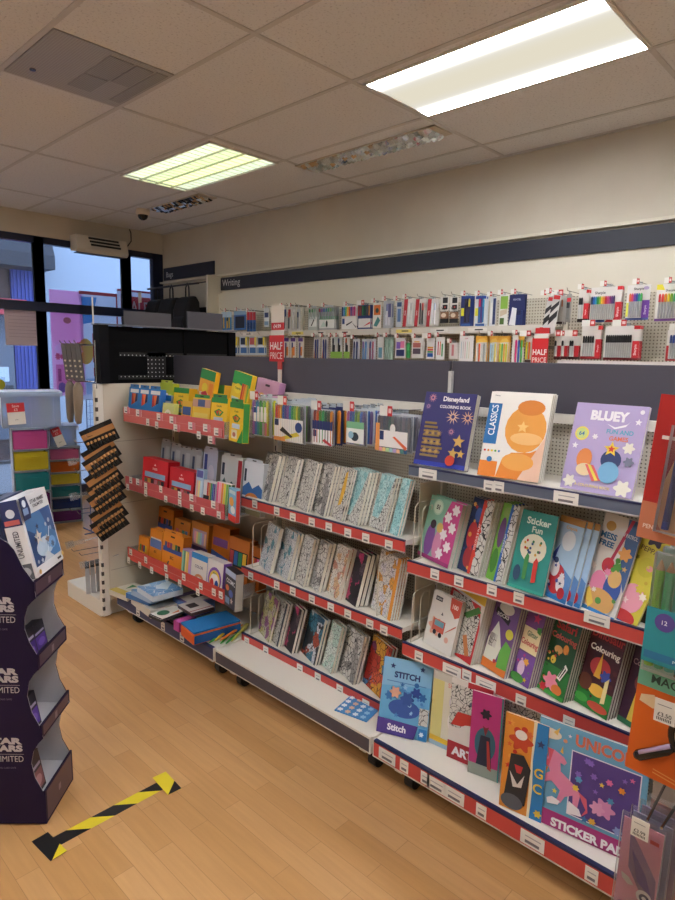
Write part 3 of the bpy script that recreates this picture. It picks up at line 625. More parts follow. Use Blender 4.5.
BLU = [('t', 'BLUEY', .5, .865, .115, 'F2F0F6', .68, .055), ('p', [(.48, .78), (.6, .745), (.76, .79), (.8, .83), (.74, .76), (.6, .725)], 'F2F0F6'), ('t', 'FUN AND', .68, .695, .05, '58A8C8', .46, .026), ('t', 'GAMES', .68, .62, .05, 'E07A5A', .38, .026),
       ('c', .16, .645, .10, 'F0DC5A'), ('c', .16, .645, .08, 'C8DC8A'), ('t', '64', .16, .645, .05, '3A7AA8', .1), ('b', .84, .53, .07, 'ECE8DC'), ('b', .12, .09, .08, 'ECE8DC'), ('b', .86, .09, .1, 'ECE8DC'), ('s', .9, .82, .05, 'F0EEF4'), ('s', .1, .5, .05, 'F0EEF4'), ('b', .36, .62, .035, 'F0EEF4'),
       ('e', .27, .36, .11, .12, 'E0894A'), ('e', .30, .24, .12, .07, 'F0D8B0'), ('p', [(.3, .3), (.42, .3), (.56, .14), (.44, .12)], 'E86A6A'), ('p', [(.34, .3), (.38, .3), (.52, .14), (.48, .13)], 'F0E060'), ('e', .64, .38, .14, .11, '2F3F6E'), ('e', .64, .24, .14, .12, '7AB4DC'), ('s', .62, .5, .11, 'F0D048'), ('s', .62, .5, .055, 'D8483A'),
       ('b', .88, .38, .06, '7A7F98'), ('t', 'A COLOURING BOOK', .46, .065, .03, 'F0DC6A', .5), ('c', .93, .93, .03, 'F0EEF4')]
p = (GX-.20, 1.312)
tops = [('disney', 'dark blue gold-printed colouring book', 1.118, .205, .265, .030, 1, 3, 15, '2C2A6E', DIS, 'left end of grey shelf'),
        ('classics', 'white and orange Classics colouring book', .856, .205, .285, .045, 3, 6, 17, 'ECE9E4', CLA, 'middle of grey shelf'),
        ('bluey', 'lilac Fun and Games colouring book', .574, .213, .265, .013, 1, -4, 16, 'B5A6D4', BLU, 'right of grey shelf')]
for key, desc, yr, w, h, T, n, yaw, lean, base, ds, where in tops:
    stack('colouring_book', desc, 'book', yr, w, h, T, n, yaw, lean, -.374, key, base, ds, None, where, None, LX+.03 if yaw < 0 else LX+.022+w*math.sin(math.radians(yaw)))
# clear risers behind them
# ---- bay 3 : second shelf
def jag(x, c): return [('p', [(x, 0), (x, 1), (x+.14, 1), (x+.14, .95), (x+.2, .93), (x+.13, .87), (x+.13, .62), (x+.2, .58), (x+.13, .54), (x+.13, .3), (x+.2, .26), (x+.13, .22), (x+.13, 0)], c)]
F51 = [('p', [(.62, 0), (1, 0), (1, 1), (.66, 1), (.52, .7), (.6, .4), (.5, .1)], 'C8488A'), ('c', .3, .84, .16, 'B8DCC8'), ('c', .3, .84, .13, 'D8ECD8'), ('t', '51', .3, .84, .075, '1A1A24', .24, .05), ('e', .26, .3, .15, .26, '8A5AA8'), ('e', .52, .28, .13, .24, 'D890B8'), ('c', .28, .56, .09, '3A2A34'), ('c', .5, .54, .1, 'E0BE6A'),
       ('r', 0, 0, 1, .06, 'A83A7A')]+[('b', x, y, .1, 'EDE4EA') for x, y in ((.86, .88), (.68, .74), (.86, .6), (.66, .46), (.84, .3), (.66, .16))]
FSP = [('r', 0, 0, .55, 1, '24345E'), ('e', .3, .5, .22, .18, 'B83038'), ('e', .4, .78, .16, .1, '3A5AA0'), ('e', .35, .2, .2, .14, '9A2A34'), *busy(10, .08, .5, .05, .95, ['B83038', '2A4A8A', '16244A', 'D8A04A'], .07), ('r', .62, 0, 1, 1, 'ink')]+jag(.52, 'CE3E2A')+[('tv', 'COLOUR & PLAY', .58, .5, .08, 'F0ECE8', .7)]
FGR = [('r', 0, 0, .55, 1, '7AB84A'), ('e', .3, .62, .2, .2, '6A4A7A'), ('e', .25, .25, .2, .16, '4A8A3A'), ('e', .35, .88, .2, .07, '8AB05A'), ('r', .62, 0, 1, 1, 'ink')]+jag(.52, '2A62B4')+[('tv', 'COLOUR & PLAY', .58, .5, .08, 'F0ECE8', .7)]
FST = [('t', 'Sticker', .52, .88, .09, 'DCEFE4', .74, .03), ('t', 'Fun', .52, .775, .08, 'DCEFE4', .44, .03), ('c', .5, .54, .36, 'E2E0CC')]+[('e', random.uniform(.26, .74), random.uniform(.46, .64), .03, .018, random.choice(['C8403A', '3A7A4A', '3A5A8A', 'D0A040'])) for _ in range(16)] \
    + [('p', [(.62, .12), (.74, .14), (.72, .40), (.66, .44), (.6, .38)], 'C83A34'), ('p', [(.36, .14), (.46, .14), (.46, .44), (.4, .48), (.34, .4)], '3E8A4A'), ('e', .2, .2, .1, .1, '2A4A6A'), ('r', 0, 0, 1, .04, '3AA090')]
FFO = [('r', 0, .92, 1, 1, 'A87A3A'), ('p', [(0, .3), (.4, .44), (1, .3), (1, 0), (0, 0)], '5A8AC8'), ('e', .42, .24, .32, .18, 'C0303A'), ('e', .28, .36, .18, .1, 'E8E4E8'), ('e', .62, .2, .16, .1, 'EDE8EC'), ('e', .55, .72, .26, .12, 'DCE4EE'), ('t', 'Crayola', .55, .87, .05, 'E0A848', .6), ('r', 0, 0, 1, .05, '2A7AC0'), *busy(9, .1, .9, .08, .5, ['B82834', 'E8E4EA', '3A4A9A', '2A3A6A'], .08), ('e', .75, .1, .14, .07, 'B82834'), ('p', [(.05, .5), (.3, .66), (.2, .44)], '3A4AA0')]
FPA = [('p', [(.62, 1), (1, 1), (1, .3), (.75, .5)], '4A6A9A'), ('p', [(.7, 1), (.78, 1), (.5, .5), (.42, .5)], 'B83A5A'), ('e', .24, .88, .13, .05, 'C0964A'), ('t', 'MESS', .26, .78, .065, '2A6A9A', .42, .04), ('t', 'FREE', .26, .70, .06, '2A6A9A', .42, .04), ('t', 'PAW PATROL', .72, .84, .04, 'D8DCE4', .5), ('b', .78, .66, .15, 'E0A05A'), ('e', .46, .5, .16, .08, 'C83A4A'), ('e', .34, .3, .2, .13, 'E28AB0'),
       ('e', .72, .3, .22, .16, '3A5AA8'), ('e', .72, .4, .17, .09, 'D8B070'), ('e', .5, .14, .4, .12, 'D8A868'), ('b', .7, .52, .1, '5A9A4A'), ('r', 0, 0, 1, .045, '3A8AD0'), *busy(12, .08, .92, .1, .6, ['D8B070', '3A5AA8', 'B83A5A', 'EDE4DC', '5A9A4A', 'E28AB0'], .07), ('s', .16, .2, .12, 'EDEAE4'), ('p', [(.3, .03), (.1, .2), (.2, .24), (.4, .1)], 'E8C85A')]
FPI = [('b', .55, .93, .26, '2A2440'), ('t', 'PEPPA', .5, .79, .05, '6A5A2A', .6), ('e', .6, .62, .26, .1, 'C8C040'), ('e', .7, .62, .1, .03, 'E8A0A8'), ('e', .55, .28, .36, .15, 'E8A0B4'), ('b', .68, .40, .12, 'D8C84A'), ('s', .4, .24, .12, 'F0D8D8'), ('e', .55, .08, .34, .07, 'C83A3E'), *busy(6, .1, .9, .4, .72, ['8A8A3A', 'E0D870', 'C8B040'], .06), ('b', .85, .34, .1, 'F0E8D8'), ('e', .2, .42, .14, .07, '2A3040'), ('r', 0, 0, 1, .035, '2A5A9A')]
FDK = [('e', .6, .6, .3, .1, '4A2A3A'), ('e', .5, .3, .3, .12, '8A7A3A'), ('r', 0, 0, 1, .1, '20222A')]
s2 = [('51', 'mint and pink activity book', 1.165, .185, .232, .040, 2, '8CC4AE', F51), ('sp', 'navy and red colouring book with jagged edge', 1.045, .19, .262, .042, 3, 'E4E2DE', FSP),
      ('gr', 'green colouring book with blue jagged edge', .956, .19, .265, .058, 4, 'E4E2DE', FGR), ('st', 'teal Sticker Fun book', .811, .13, .257, .012, 1, '2F8F88', FST)]
prev = None
for key, d, yr, w, h, T, n, base, ds in s2:
    prev = stack('colouring_book', d, 'book', yr, w, h, T, n, -19 if key != 'st' else -6, 14, -.729, key, base, ds, None, 'second shelf', prev, LX+.034)
for k, yr in enumerate((.738, .716, .694)):
    book('activity_bag', 'blue and red foil activity bag, %s of three beside the teal book' % ORD[k], 'activity pack', (LX+.034+.1*math.sin(.35), yr+.1*math.cos(.35), -.7325), frame(-20, 14), 'foil', .1, .262, .006, 'A8C8E4', FFO)
book('activity_bag', 'tilted white Mess Free activity bag standing right of the foil bags', 'activity pack', (LX+.062, .712, -.7325), frame(-14, 13, 5), 'paw', .125, .300, .008, 'DAD8D4', FPA)
book('activity_bag', 'tilted yellow and pink activity bag at the right of the second shelf', 'activity pack', (LX+.052, .628, -.7325), frame(-12, 15, 10), 'pig', .1, .29, .008, 'D2C848', FPI)
book('activity_bag', 'dark maroon activity bag behind the yellow one on the second shelf', 'activity pack', (LX+.075, .545, -.7325), frame(-12, 14, 8), 'dk', .1, .28, .008, '3A2430', FDK)
# ---- bay 3 : third shelf
FAM = [('p', [(.62, 1), (1, 1), (1, .72), (.86, .66), (.78, .72), (.66, .78)], 'C9523E'), ('r', .12, .84, .36, .92, '23262E'), ('t', 'COLOUR', .24, .88, .035, 'E8E6E2', .2), ('t', '100', .82, .86, .08, 'EDEAE6', .26), ('b', .3, .38, .2, 'E0A890'), ('r', .2, .3, .62, .52, 'C8604E'), ('r', .26, .4, .58, .5, '6A9AA8'), ('c', .32, .28, .06, '23262E'), ('c', .52, .26, .06, '23262E'), ('p', [(.66, .34), (.7, .38), (.98, .56), (.96, .52)], 'C8503E'), ('c', .76, .24, .07, 'E0B0A0'), ('p', [(.42, .62), (.5, .62), (.46, .68)], '5A5A60')]
FPE = [('p', [(0, 1), (1, 1), (1, .8), (0, .86)], 'E0B83A'), ('p', [(0, .84), (.4, .8), (.9, .78), (1, .5), (1, 0), (0, 0)], 'C83034'), ('p', [(.06, .16), (.5, .02), (.95, .1), (.95, .62), (.6, .8), (.08, .8)], 'ink2'), ('p', [(.5, .58), (.62, .54), (.95, .7), (.86, .76)], '4A8A4A'), ('p', [(.62, .3), (.72, .34), (.9, .1), (.8, .06)], 'C8804A'), ('p', [(.5, .58), (.44, .55), (.56, .54)], 'E0B890')]
FRK = [('r', 0, 0, 1, .14, 'D8762E'), ('p', [(.02, .12), (.5, .12), (.62, .34), (.40, .58), (.3, .66), (.05, .4)], 'DDE0D4'), ('r', .10, .3, .4, .48, 'grey'), ('p', [(.6, .08), (1, .1), (1, .40), (.75, .46), (.6, .3)], '62A848'), ('e', .5, .86, .3, .08, 'D8D6CC'), ('p', [(.1, .76), (.7, .66), (.74, .74), (.12, .84)], '1E1E26'), ('t', 'ROCKS', .42, .752, .05, 'E8E6E0', .5), ('c', .82, .56, .15, 'D8D44A'), ('c', .5, .14, .06, 'B8303A')]
FGC = [('r', 0, 0, 1, .40, '7A52A4'), ('r', 0, .42, 1, .74, 'DECFA4'), ('r', 0, .74, 1, 1, '6A3A78'), ('t', 'Glitter', .55, .66, .07, '3A6A4A', .6), ('t', 'Colouring', .5, .53, .10, 'B83A4A', .96, .03), ('s', .6, .88, .24, 'C8326A'), *busy(10, .1, .9, .08, .4, ['C83A8A', '8A6AC0', 'E8B0D0', '5A9A4A']), ('b', .6, .3, .14, 'E8A84A'), ('e', .4, .2, .2, .1, 'E4C8E0'), ('e', .3, .06, .4, .06, '4E9A44'), ('s', .75, .08, .12, 'E8C830'), ('p', [(.75, .78), (1, .8), (1, .7), (.8, .72)], '3E8A3A')]
FSA = [('r', 0, 0, 1, .35, '2E7A3A'), ('t', 'Safari', .5, .86, .11, 'C83A34', .94, .03), ('t', 'Colouring', .5, .71, .10, 'C8584E', .96, .03), ('e', .4, .56, .16, .05, 'D0A060'), ('e', .66, .60, .1, .06, 'D88A3A'), ('e', .3, .42, .1, .05, 'E0C048'), *busy(14, .08, .92, .06, .62, ['3E8A3A', 'C8702E', 'E0B84A', '24602E', '8A5A3A', 'C83A3A']), ('b', .42, .16, .24, 'E68AA4'), ('p', [(.6, .24), (.74, .22), (.92, .4), (.8, .44)], 'ECEAE4'), ('p', [(.64, .26), (.67, .26), (.8, .4), (.77, .41)], '1E1E22'), ('p', [(.7, .25), (.73, .25), (.87, .38), (.84, .4)], '1E1E22'), ('e', .7, .1, .2, .06, 'D87A3A'), ('r', 0, 0, 1, .05, '3A9A3E'), ('b', .2, .06, .12, 'C82E3A')]
FDI = [('r', 0, 0, 1, .28, '2E8A3E'), ('r', 0, .82, 1, 1, '5A2430'), ('t', 'Dinosaur', .52, .9, .11, 'D0454A', .94, .03), ('t', 'Colouring', .52, .72, .10, 'EDE6DA', .96, .03), ('e', .5, .52, .3, .12, 'B83A3E'), *busy(12, .06, .94, .06, .6, ['C8503A', '3A8A44', '5A2A30', 'E0A83A', '2E6A3A']), ('p', [(.38, .4), (.5, .72), (.58, .4)], 'E0A83A'), ('b', .72, .45, .14, '3A4A9A'), ('e', .58, .26, .26, .07, 'E8B84A'), ('p', [(.74, .14), (.86, .16), (.84, .46), (.74, .4)], 'ECDCA0'), ('e', .2, .3, .2, .1, '6A3A2A'), ('e', .7, .08, .3, .05, 'C8503A'), ('e', .2, .1, .2, .05, '4AA84A')]
FD2 = [('t', 'Colouring', .5, .7, .09, 'A88A8A', .9), ('e', .5, .5, .24, .1, '7A3A3A'), ('p', [(.3, .05), (.5, .05), (.6, .4), (.4, .42)], 'D0B84A'), ('e', .8, .25, .2, .18, 'B84A6A'), ('r', 0, 0, 1, .06, '2A6A4A')]
s3 = [('am', 'white colouring book with red vehicle cover', 1.129, .15, .200, .018, 2, 'DCDAD4', FAM, -14), ('pe', 'red and yellow colouring book with pencils', 1.047, .19, .262, .046, 4, 'D8D6D2', FPE, -20), ('rk', 'purple colouring book with pale house', .919, .19, .255, .034, 3, '6E4E86', FRK, -19),
      ('gc', 'purple and cream Glitter colouring book', .833, .19, .252, .042, 4, '6A4A80', FGC, -20), ('sa', 'green Safari colouring book', .717, .195, .258, .042, 4, '1E4A2C', FSA, -20), ('di', 'dark red Dinosaur colouring book', .585, .195, .255, .048, 4, '46202A', FDI, -20), ('d2', 'dark purple colouring book', .478, .19, .26, .02, 2, '3A1E34', FD2, -20)]
prev = None
for key, d, yr, w, h, T, n, base, ds, yaw in s3:
    prev = stack('colouring_book', d, 'book', yr, w, h, T, n, yaw, 14, -1.042, key, base, ds, None, 'third shelf', prev)
# ---- bay 3 : base shelf
ZB = -1.369
FSTI = [('p', [(0, .62), (1, .7), (1, 1), (0, 1)], '86BCE0'), ('t', 'STITCH', .5, .79, .085, '22306E', .66, .04), ('p', [(.1, .70), (.9, .70), (.9, .69), (.1, .69)], '4A7AB8'), ('e', .5, .36, .32, .12, '3A5CA8'), ('b', .18, .5, .08, '3A7AC0'), ('b', .85, .55, .07, '2A6AB0'), ('b', .45, .6, .05, '4A8ACA'), *busy(16, .05, .95, .24, .74, ['4A8ACA', '9AC8E8', '2A6AB0', '5AA0DC'], .045), ('s', .2, .9, .06, '22306E'), ('s', .8, .92, .06, '22407E'), ('r', .82, .2, 1, .42, 'ink2'), ('b', .3, .56, .1, 'DDA890'), ('b', .72, .6, .09, '2A4A98'), ('b', .55, .5, .12, '3458A0'),
        ('p', [(0, 0), (.76, 0), (.82, .18), (0, .2)], '4E3C8C'), ('t', 'Stitch', .4, .1, .09, 'ECEAF2', .44, .04), ('r', .84, .02, 1, .16, '2E7EC4'), ('b', .9, .09, .04, 'DCE8F4')]
FS2 = [('r', 0, .9, 1, 1, 'C8C4BC'), ('t', 'SPIDEY', .62, .87, .06, 'D88A80', .6), ('r', 0, .12, .3, .9, 'D8D08A'), ('e', .7, .66, .24, .14, 'D0C8E0'), ('e', .7, .4, .25, .18, 'E8E4E2'), ('e', .68, .66, .15, .1, 'B8A4D0'), ('r', 0, .05, 1, .13, 'E0B83A'), ('e', .7, .05, .2, .05, '9A4A6A'), ('r', 0, 0, .5, .06, '9AB8D0')]
FPW = [('r', .4, .93, 1, 1, 'B8303A'), ('r', 0, .4, 1, .93, 'ink2'), ('b', .7, .74, .2, '7A7E9A'), ('b', .7, .74, .12, 'C0606A'), ('p', [(.05, .42), (.2, .6), (.8, .62), (.95, .48)], 'C03A34'), ('e', .55, .36, .3, .12, 'DCDAD6'), ('r', 0, 0, 1, .22, 'A82834'), ('t', 'ART', .38, .11, .11, 'E8E6EC', .6, .05)]
FMU = [('r', 0, 0, 1, .14, '8F9A90'), ('e', .5, .4, .34, .2, '35667A'), ('p', [(.25, .14), (.75, .14), (.65, .5), (.35, .5)], '25283E'), ('p', [(.55, .45), (.62, .45), (.75, .1), (.62, .12)], 'B03A34'), ('b', .48, .76, .15, '2A2230'), ('r', .95, 0, 1, 1, '2E7A78'), ('p', [(.4, .62), (.5, .5), (.6, .62), (.5, .6)], '7A2A38')]
FBW = [('r', .70, 0, 1, 1, '2A82C4'), ('p', [(.66, 0), (.72, 0), (.74, .3), (.7, .6), (.74, 1), (.66, 1)], 'EDE4C8'), ('b', .4, .76, .24, 'C8482E'), *busy(10, .08, .64, .3, .95, ['C83A2A', 'E8A04A', 'D86A3A'], .08), ('e', .4, .82, .14, .05, 'E8E0D8'), ('p', [(.1, .1), (.6, .1), (.68, .5), (.5, .62), (.2, .6)], '2A2A30'), ('p', [(.3, .5), (.5, .5), (.46, .42), (.36, .42)], 'B8303A'), ('p', [(.2, .42), (.4, .3), (.55, .42), (.5, .28), (.3, .26)], 'D8D4D0'), ('e', .3, .1, .26, .08, '5A5E66'), ('t', 'G', .86, .5, .1, 'E8C83A', .2), ('t', 'C', .86, .34, .1, 'E8C83A', .2), ('s', .86, .8, .1, '2A3A6A')]
pk = 'E08AB0'
FUN = [('r', 0, 0, 1, .155, 'B03A80'), ('t', 'UNICORN', .66, .90, .11, 'D8745A', .62, .04), ('r', .325, .19, .95, .80, 'E8E4F0'), ('r', .335, .20, .94, .79, '5A4690'), ('e', .11, .88, .11, .05, 'E8DEC8'), ('p', [(.14, .9), (.2, .96), (.18, .88)], 'E8C060'),
       ('p', [(.10, .68), (.02, .72), (.04, .62), (.12, .60)], 'E0647A'), ('p', [(.16, .74), (.26, .70), (.29, .66), (.27, .63), (.23, .64), (.24, .56), (.38, .48), (.44, .42), (.42, .26), (.38, .26), (.37, .38), (.30, .34), (.26, .26), (.22, .27), (.25, .38), (.16, .44), (.05, .38), (.0, .42), (.03, .44), (.14, .52), (.1, .64)], pk),
       ('p', [(.22, .74), (.24, .80), (.25, .73)], 'E8B84A'), ('p', [(.10, .74), (.16, .74), (.12, .56), (.06, .60), (.12, .64)], 'E0647A'), ('p', [(.04, .54), (.12, .56), (.10, .50), (.04, .50)], 'E8943A'), ('p', [(.42, .44), (.5, .40), (.52, .28), (.46, .22), (.5, .3), (.46, .36)], 'D8607A'), ('p', [(.33, .2), (.47, .22), (.44, .28), (.34, .32)], 'EDEAF0'), ('p', [(.14, .22), (.24, .24), (.26, .28), (.18, .3), (.13, .27)], 'EDEAF0'),
       ('b', .66, .38, .085, 'D890C0'), ('b', .60, .36, .06, 'E0A0C8'), ('s', .2, .36, .03, 'E8D45A'), ('s', .07, .2, .03, 'F0EEF4'), ('s', .04, .46, .02, 'F0EEF4'), ('c', .26, .86, .02, 'E8A07A'), ('s', .30, .92, .02, 'F0EEF4')] \
    + [(random.choice('bs'), random.uniform(.38, .9), random.uniform(.45, .76), .028, random.choice(['E8943A', 'D86AA0', '5AA0D0', '8A6AC8', 'E8C84A'])) for _ in range(14)]+[('s', .5, .22, .04, '3A7AB8'), ('b', .57, .23, .03, 'D8A83A'), ('b', .8, .24, .04, '8AA0D8'), ('b', .06, .075, .035, 'E8C84A'), ('t', 'STICKER PAD', .54, .075, .085, 'F4F0F4', .84, .05)]
def stand(name, label, bl, yaw, lean, key, w, h, t, base, ds):
    book(name, label, 'book', (bl[0], bl[1], ZB), frame(yaw, lean), key, w, h, t, base, ds)
stand('colouring_book', 'light blue Stitch book leaning on the base shelf under the red shelf', (1.662, 1.352), 22, 17, 'sti', .187, .270, .008, '6AB0DC', FSTI)
stand('colouring_book', 'cream and yellow book standing right of the light blue Stitch book', (1.745, 1.175), 4, 4, 'sp2', .150, .270, .006, 'DCD8C8', FS2)
stand('colouring_book', 'green-edged book hidden behind the cream and yellow book', (1.775, 1.19), 4, 4, 'sp3', .120, .285, .006, 'A8BCA8', [])
stand('colouring_book', 'red and white ART book with patterned cover on the base shelf', (1.722, 1.083), 8, 3, 'paw2', .150, .290, .006, 'DCD8D4', FPW)
stand('colouring_book', 'magenta and teal book standing between the ART book and the orange one', (1.702, .986), 12, 2, 'mul', .105, .290, .008, 'B8347C', FMU)
stand('colouring_book', 'grey line-art book behind the orange book on the base shelf', (1.80, .905), 4, 4, 'ln', .18, .29, .006, 'ink2', [])
stand('colouring_book', 'orange and blue book with silver foot, left of the unicorn pad', (1.636, .832), 8, 3, 'bw', .132, .305, .008, 'E0923A', FBW)
stand('sticker_pad', 'large blue and pink unicorn Sticker Pad at the right of the base shelf', (1.656, .732), 7, 3, 'uni', .300, .325, .010, '6AA8CC', FUN)
# booklet lying on the empty middle base shelf
a = onz(345, 699, ZB+.003); c = onz(333, 706, ZB+.003)
b = MB(); b.box(0, 0, 0, .145, .205, .004, mat('3E8ACB', .35))
b.T = Matrix.Translation((0, 0, .004))
deco(b, .145, .205, [('e', .28, .80, .30, .14, 'F0C83A'), ('p', [(.05, .7), (.0, .98), (.2, .9)], 'E8C030')]+[('b', .12+.25*(k % 4)*.95, .08+.15*(k//4), .075, ['E8EEF4', '9AC8E8', 'DCE8F0', 'E0B8A0'][(k*7) % 4]) for k in range(16)])
o_ = b.build('booklet'); place(o_, (1.632, 1.40, ZB-.0005), Matrix(((0, -1, 0), (1, 0, 0), (0, 0, 1))).transposed().to_3x3() @ Matrix.Identity(3)); tag(o_, 'blue spotted booklet lying flat on the empty base shelf', 'booklet')
o_.location = (1.645, 1.555, ZB-.001+H); o_.rotation_euler = (0, 0, math.radians(-78))

# ================================================================ BAY 2 : hanging marker packs
def price_flag(parent, x, y, z, w=.05, h=.032):
    b = MB(); b.box(-.0008, -w/2, -h/2, 0, w/2, h/2, TICKET); b.box(-.0013, -w/2, -h/2, -.0008, -w*.12, h/2, mat('C8383A', .5)); b.box(-.0017, -w*.42, -h*.2, -.0012, -w*.2, h*.25, 'E8C8C8')
    return b.build('price_flag', parent, (x, y, z))
PENM = {}
def pen_mesh(L, r, cap, body, tip=None):
    k = (round(L, 3), round(r, 4), cap, body)
    if k not in PENM:
        c = MB(); c.tube([(0, 0, 0), (0, L*.66, 0)], r, body, 8); c.tube([(0, L*.66, 0), (0, L*.93, 0), (0, L, 0)], [r*1.12, r*1.1, r*.6], cap, 8)
        o_ = c.build('pen'); PENM[k] = o_.data; bpy.data.objects.remove(o_)
    return PENM[k]
def pack(name, label, cat, pos, fr, w, h, base, ds, pens=None, blister=True, group=None, d=.014, hangtab=True):
    """a hanging pack: card, pens one by one, clear front"""
    e = thing(name, label, cat, pos, group, fr)
    c = MB(); c.box(0, 0, -.0015, w, h, 0, base if not isinstance(base, str) else mat(base, .4)); deco(c, w, h, ds)
    if hangtab: c.box(w*.36, h, -.0015, w*.64, h+.016, 0, CLEAR)
    c.build('card', e)
    if pens:
        x0, x1, y0, y1, body, caps = pens; n = len(caps); pw = (x1-x0)*w/n; r = min(pw*.46, d*.45)
        for k, cp in enumerate(caps):
            me = pen_mesh((y1-y0)*h, r, cp, body if body != 'same' else cp)
            p_ = bpy.data.objects.new('pen', me); COL.objects.link(p_); p_.parent = e; p_.location = (x0*w+pw*(k+.5), y0*h, r+.0035)
    if blister:
        c = MB(); c.box(.003, .003, .0004, w-.003, h-.004, d, CLEAR); c.build('blister', e)
    return e
RB12 = ['C83A34', 'D86A2A', 'E0A83A', '3A6AB8', '5A4AA0', '8A5AB0', '3A8AC0', '3A9A5A', '7AB84A', 'C8C83A', '5A8A3A', '4A4A50']
mk = [(254, 272, 398, 437, 'white-card marker pack', 'D6DAE0', [('r', .1, .4, .9, .78, 'E8E8EA'), ('r', .08, .62, .3, .76, '2A4A8A')]+stripes(.08, .92, .06, .38, ['8A5AA0', '4A6AB8', '3A8A90', '4A9A5A', 'A0A0A8', 'C8788A']), RB12[5:10], 2),
      (277, 306, 403, 443, 'wide rainbow marker pack', 'D0D4DA', [('r', .0, .04, 1, .60, 'E6E8EA'), ('r', .02, .42, .16, .58, '20346A'), ('p', [(.2, .12), (.8, .3), (.9, .22), (.3, .06)], 'D8C84A'), ('p', [(.2, .3), (.6, .14), (.66, .18), (.3, .4)], '3A3A40'), ('c', .86, .42, .12, '2A4A8A'), ('r', .0, .04, .4, .14, 'E8A05A')], RB12, 4),
      (315, 336, 408, 445, 'navy and white marker pack', '28346E', [('r', .02, .0, .98, .42, 'E4E4E6'), ('r', .04, .22, .2, .40, '20346A'), ('p', [(.5, .12), (.9, .0), (.98, .04), (.6, .18)], 'C83A4A'), ('r', 0, .42, 1, .66, '22306A')], ['8A3A34', 'C85A2A', '5A8A3A', '3A9A5A', '2A5A40', '4A4A3A', 'D88A2A'], 3),
      (348, 368, 409, 446, 'green-topped fineliner pack', 'C4CCD0', [('r', .04, .08, .96, .48, 'E4E8E8'), ('r', .04, .48, .96, .66, '7AB890'), ('e', .5, .26, .2, .12, '2A3A4A'), ('e', .3, .3, .14, .1, '8AB8D0')], ['B85AA0', '4A5AB0', '3A7AC0', '5A9A5A', '8AB84A', '3A6AB8', '6A5A8A'], 4),
      (378, 414, 414, 452, 'wide fineliner pack with orange pen print', 'C2C6CC', [('r', .1, .12, .92, .56, 'ECECEE'), ('r', .12, .3, .24, .54, '20346A'), ('p', [(.5, .40), (.56, .42), (.92, .16), (.88, .08)], 'D8603A'), ('r', 0, 0, .12, .74, 'E8A05A'), ('e', .5, .62, .08, .12, 'E8ECEE')]+stripes(.12, .95, .0, .1, PAS+['5A9A9A', '3A6A9A']), ['6A6A78', '7A7A88', '5A6A8A', '6A7A8A', '5A8A8A', '7A8A8A', '6A6A80', '70788A', '5A6478', '7A7A90', '6A7488', '667'], 2)]
hb = MB()
n = 0
for (u0, u1, vt, vb, d, base, ds, caps, deep) in mk:
    caps = [c if len(c) == 6 else '6A6A78' for c in caps]
    X = 1.835; a = onx(u0, vb, X); q = onx(u1, vt, X); w = a.y-q.y; top = onx((u0+u1)/2, vt, X).z; bot = onx((u0+u1)/2, vb, X).z; h = top-bot
    for k in range(deep):
        lab = '%s hanging above the canvas boards, %s' % (d, 'front of its hook' if k == 0 else ORD[k]+' on its hook')
        e = pack('marker_pack', lab, 'marker pack', (X+.03*k, a.y-.012*k, bot+.002*k), frame(0, 0), w, h, base, [], (.03, .97, .06, .94, 'same', caps), k == 0, 'marker packs above the canvas boards', .016)
        if k == 0:
            sl = MB(); sl.T = Matrix.Translation((0, 0, .0166)); deco(sl, w, h, ds, 0, .0003); sl.build('label_card', e)
    ym = a.y-w/2; hb = MB(); hb.T = Matrix.Translation((-GX, -(YJ[1]+YJ[2])/2, H)); hook(hb, GX, X-.03, ym, top+.008); hb.build('peg_hook', bay2); price_flag(bay2, X-.035-GX, ym+.02-(YJ[1]+YJ[2])/2, top+.012+H, .06, .038)
    n += 1
b = MB(); b.box(-.12, -.4, o(-.275), -.117, .47, o(-.235), CLEAR); b.build('ticket_strip', bay2)

# ================================================================ BAY 1 : cartons in the trays
def carton(name, label, u0, u1, vt, X, zb, dep, base, ds, side=None, lean=6, cat='pencil pack', group=None, yaw=0, roll=0, tab=None):
    a = onx(u0, vt, X); q = onx(u1, vt, X); zt = onx((u0+u1)/2, vt, X).z
    w = max(.02, a.y-q.y); h = (zt-zb)/math.cos(math.radians(lean)); off = h*math.sin(math.radians(lean))
    b = MB(); b.box(0, 0, -dep, w, h, 0, mat(base, .4) if isinstance(base, str) and base not in ART else ART.get(base, base)); deco(b, w, h, ds)
    if side: b.poly([(w+.0004, .002, -dep+.002), (w+.0004, h-.002, -dep+.002), (w+.0004, h-.002, 0), (w+.0004, .002, 0)], mat(side, .4))
    if tab: b.box(w*.08, h, -.0012, w*.92, h+.016, 0, mat(tab, .4)); b.poly([(w*.4, h+.005, .0004), (w*.6, h+.005, .0004), (w*.6, h+.01, .0004), (w*.4, h+.01, .0004)], '20202A')
    o_ = b.build(name); place(o_, (X, a.y, zb+dep*math.sin(math.radians(lean))+.0006), frame(yaw, lean, roll)); return tag(o_, label, cat, group)
BLUEP = [('p', [(.3, .46), (.86, .60), (.86, .82), (.3, .82)], 'E8783A'), ('p', [(.3, .46), (.55, .52), (.4, .82), (.3, .82)], 'C83A2A'), ('p', [(.6, .54), (.86, .6), (.86, .82), (.7, .82)], '2A2A5A'), ('r', .15, .84, .95, .95, 'E8ECF0'), ('r', .2, .1, .7, .16, '9ACDEB')]
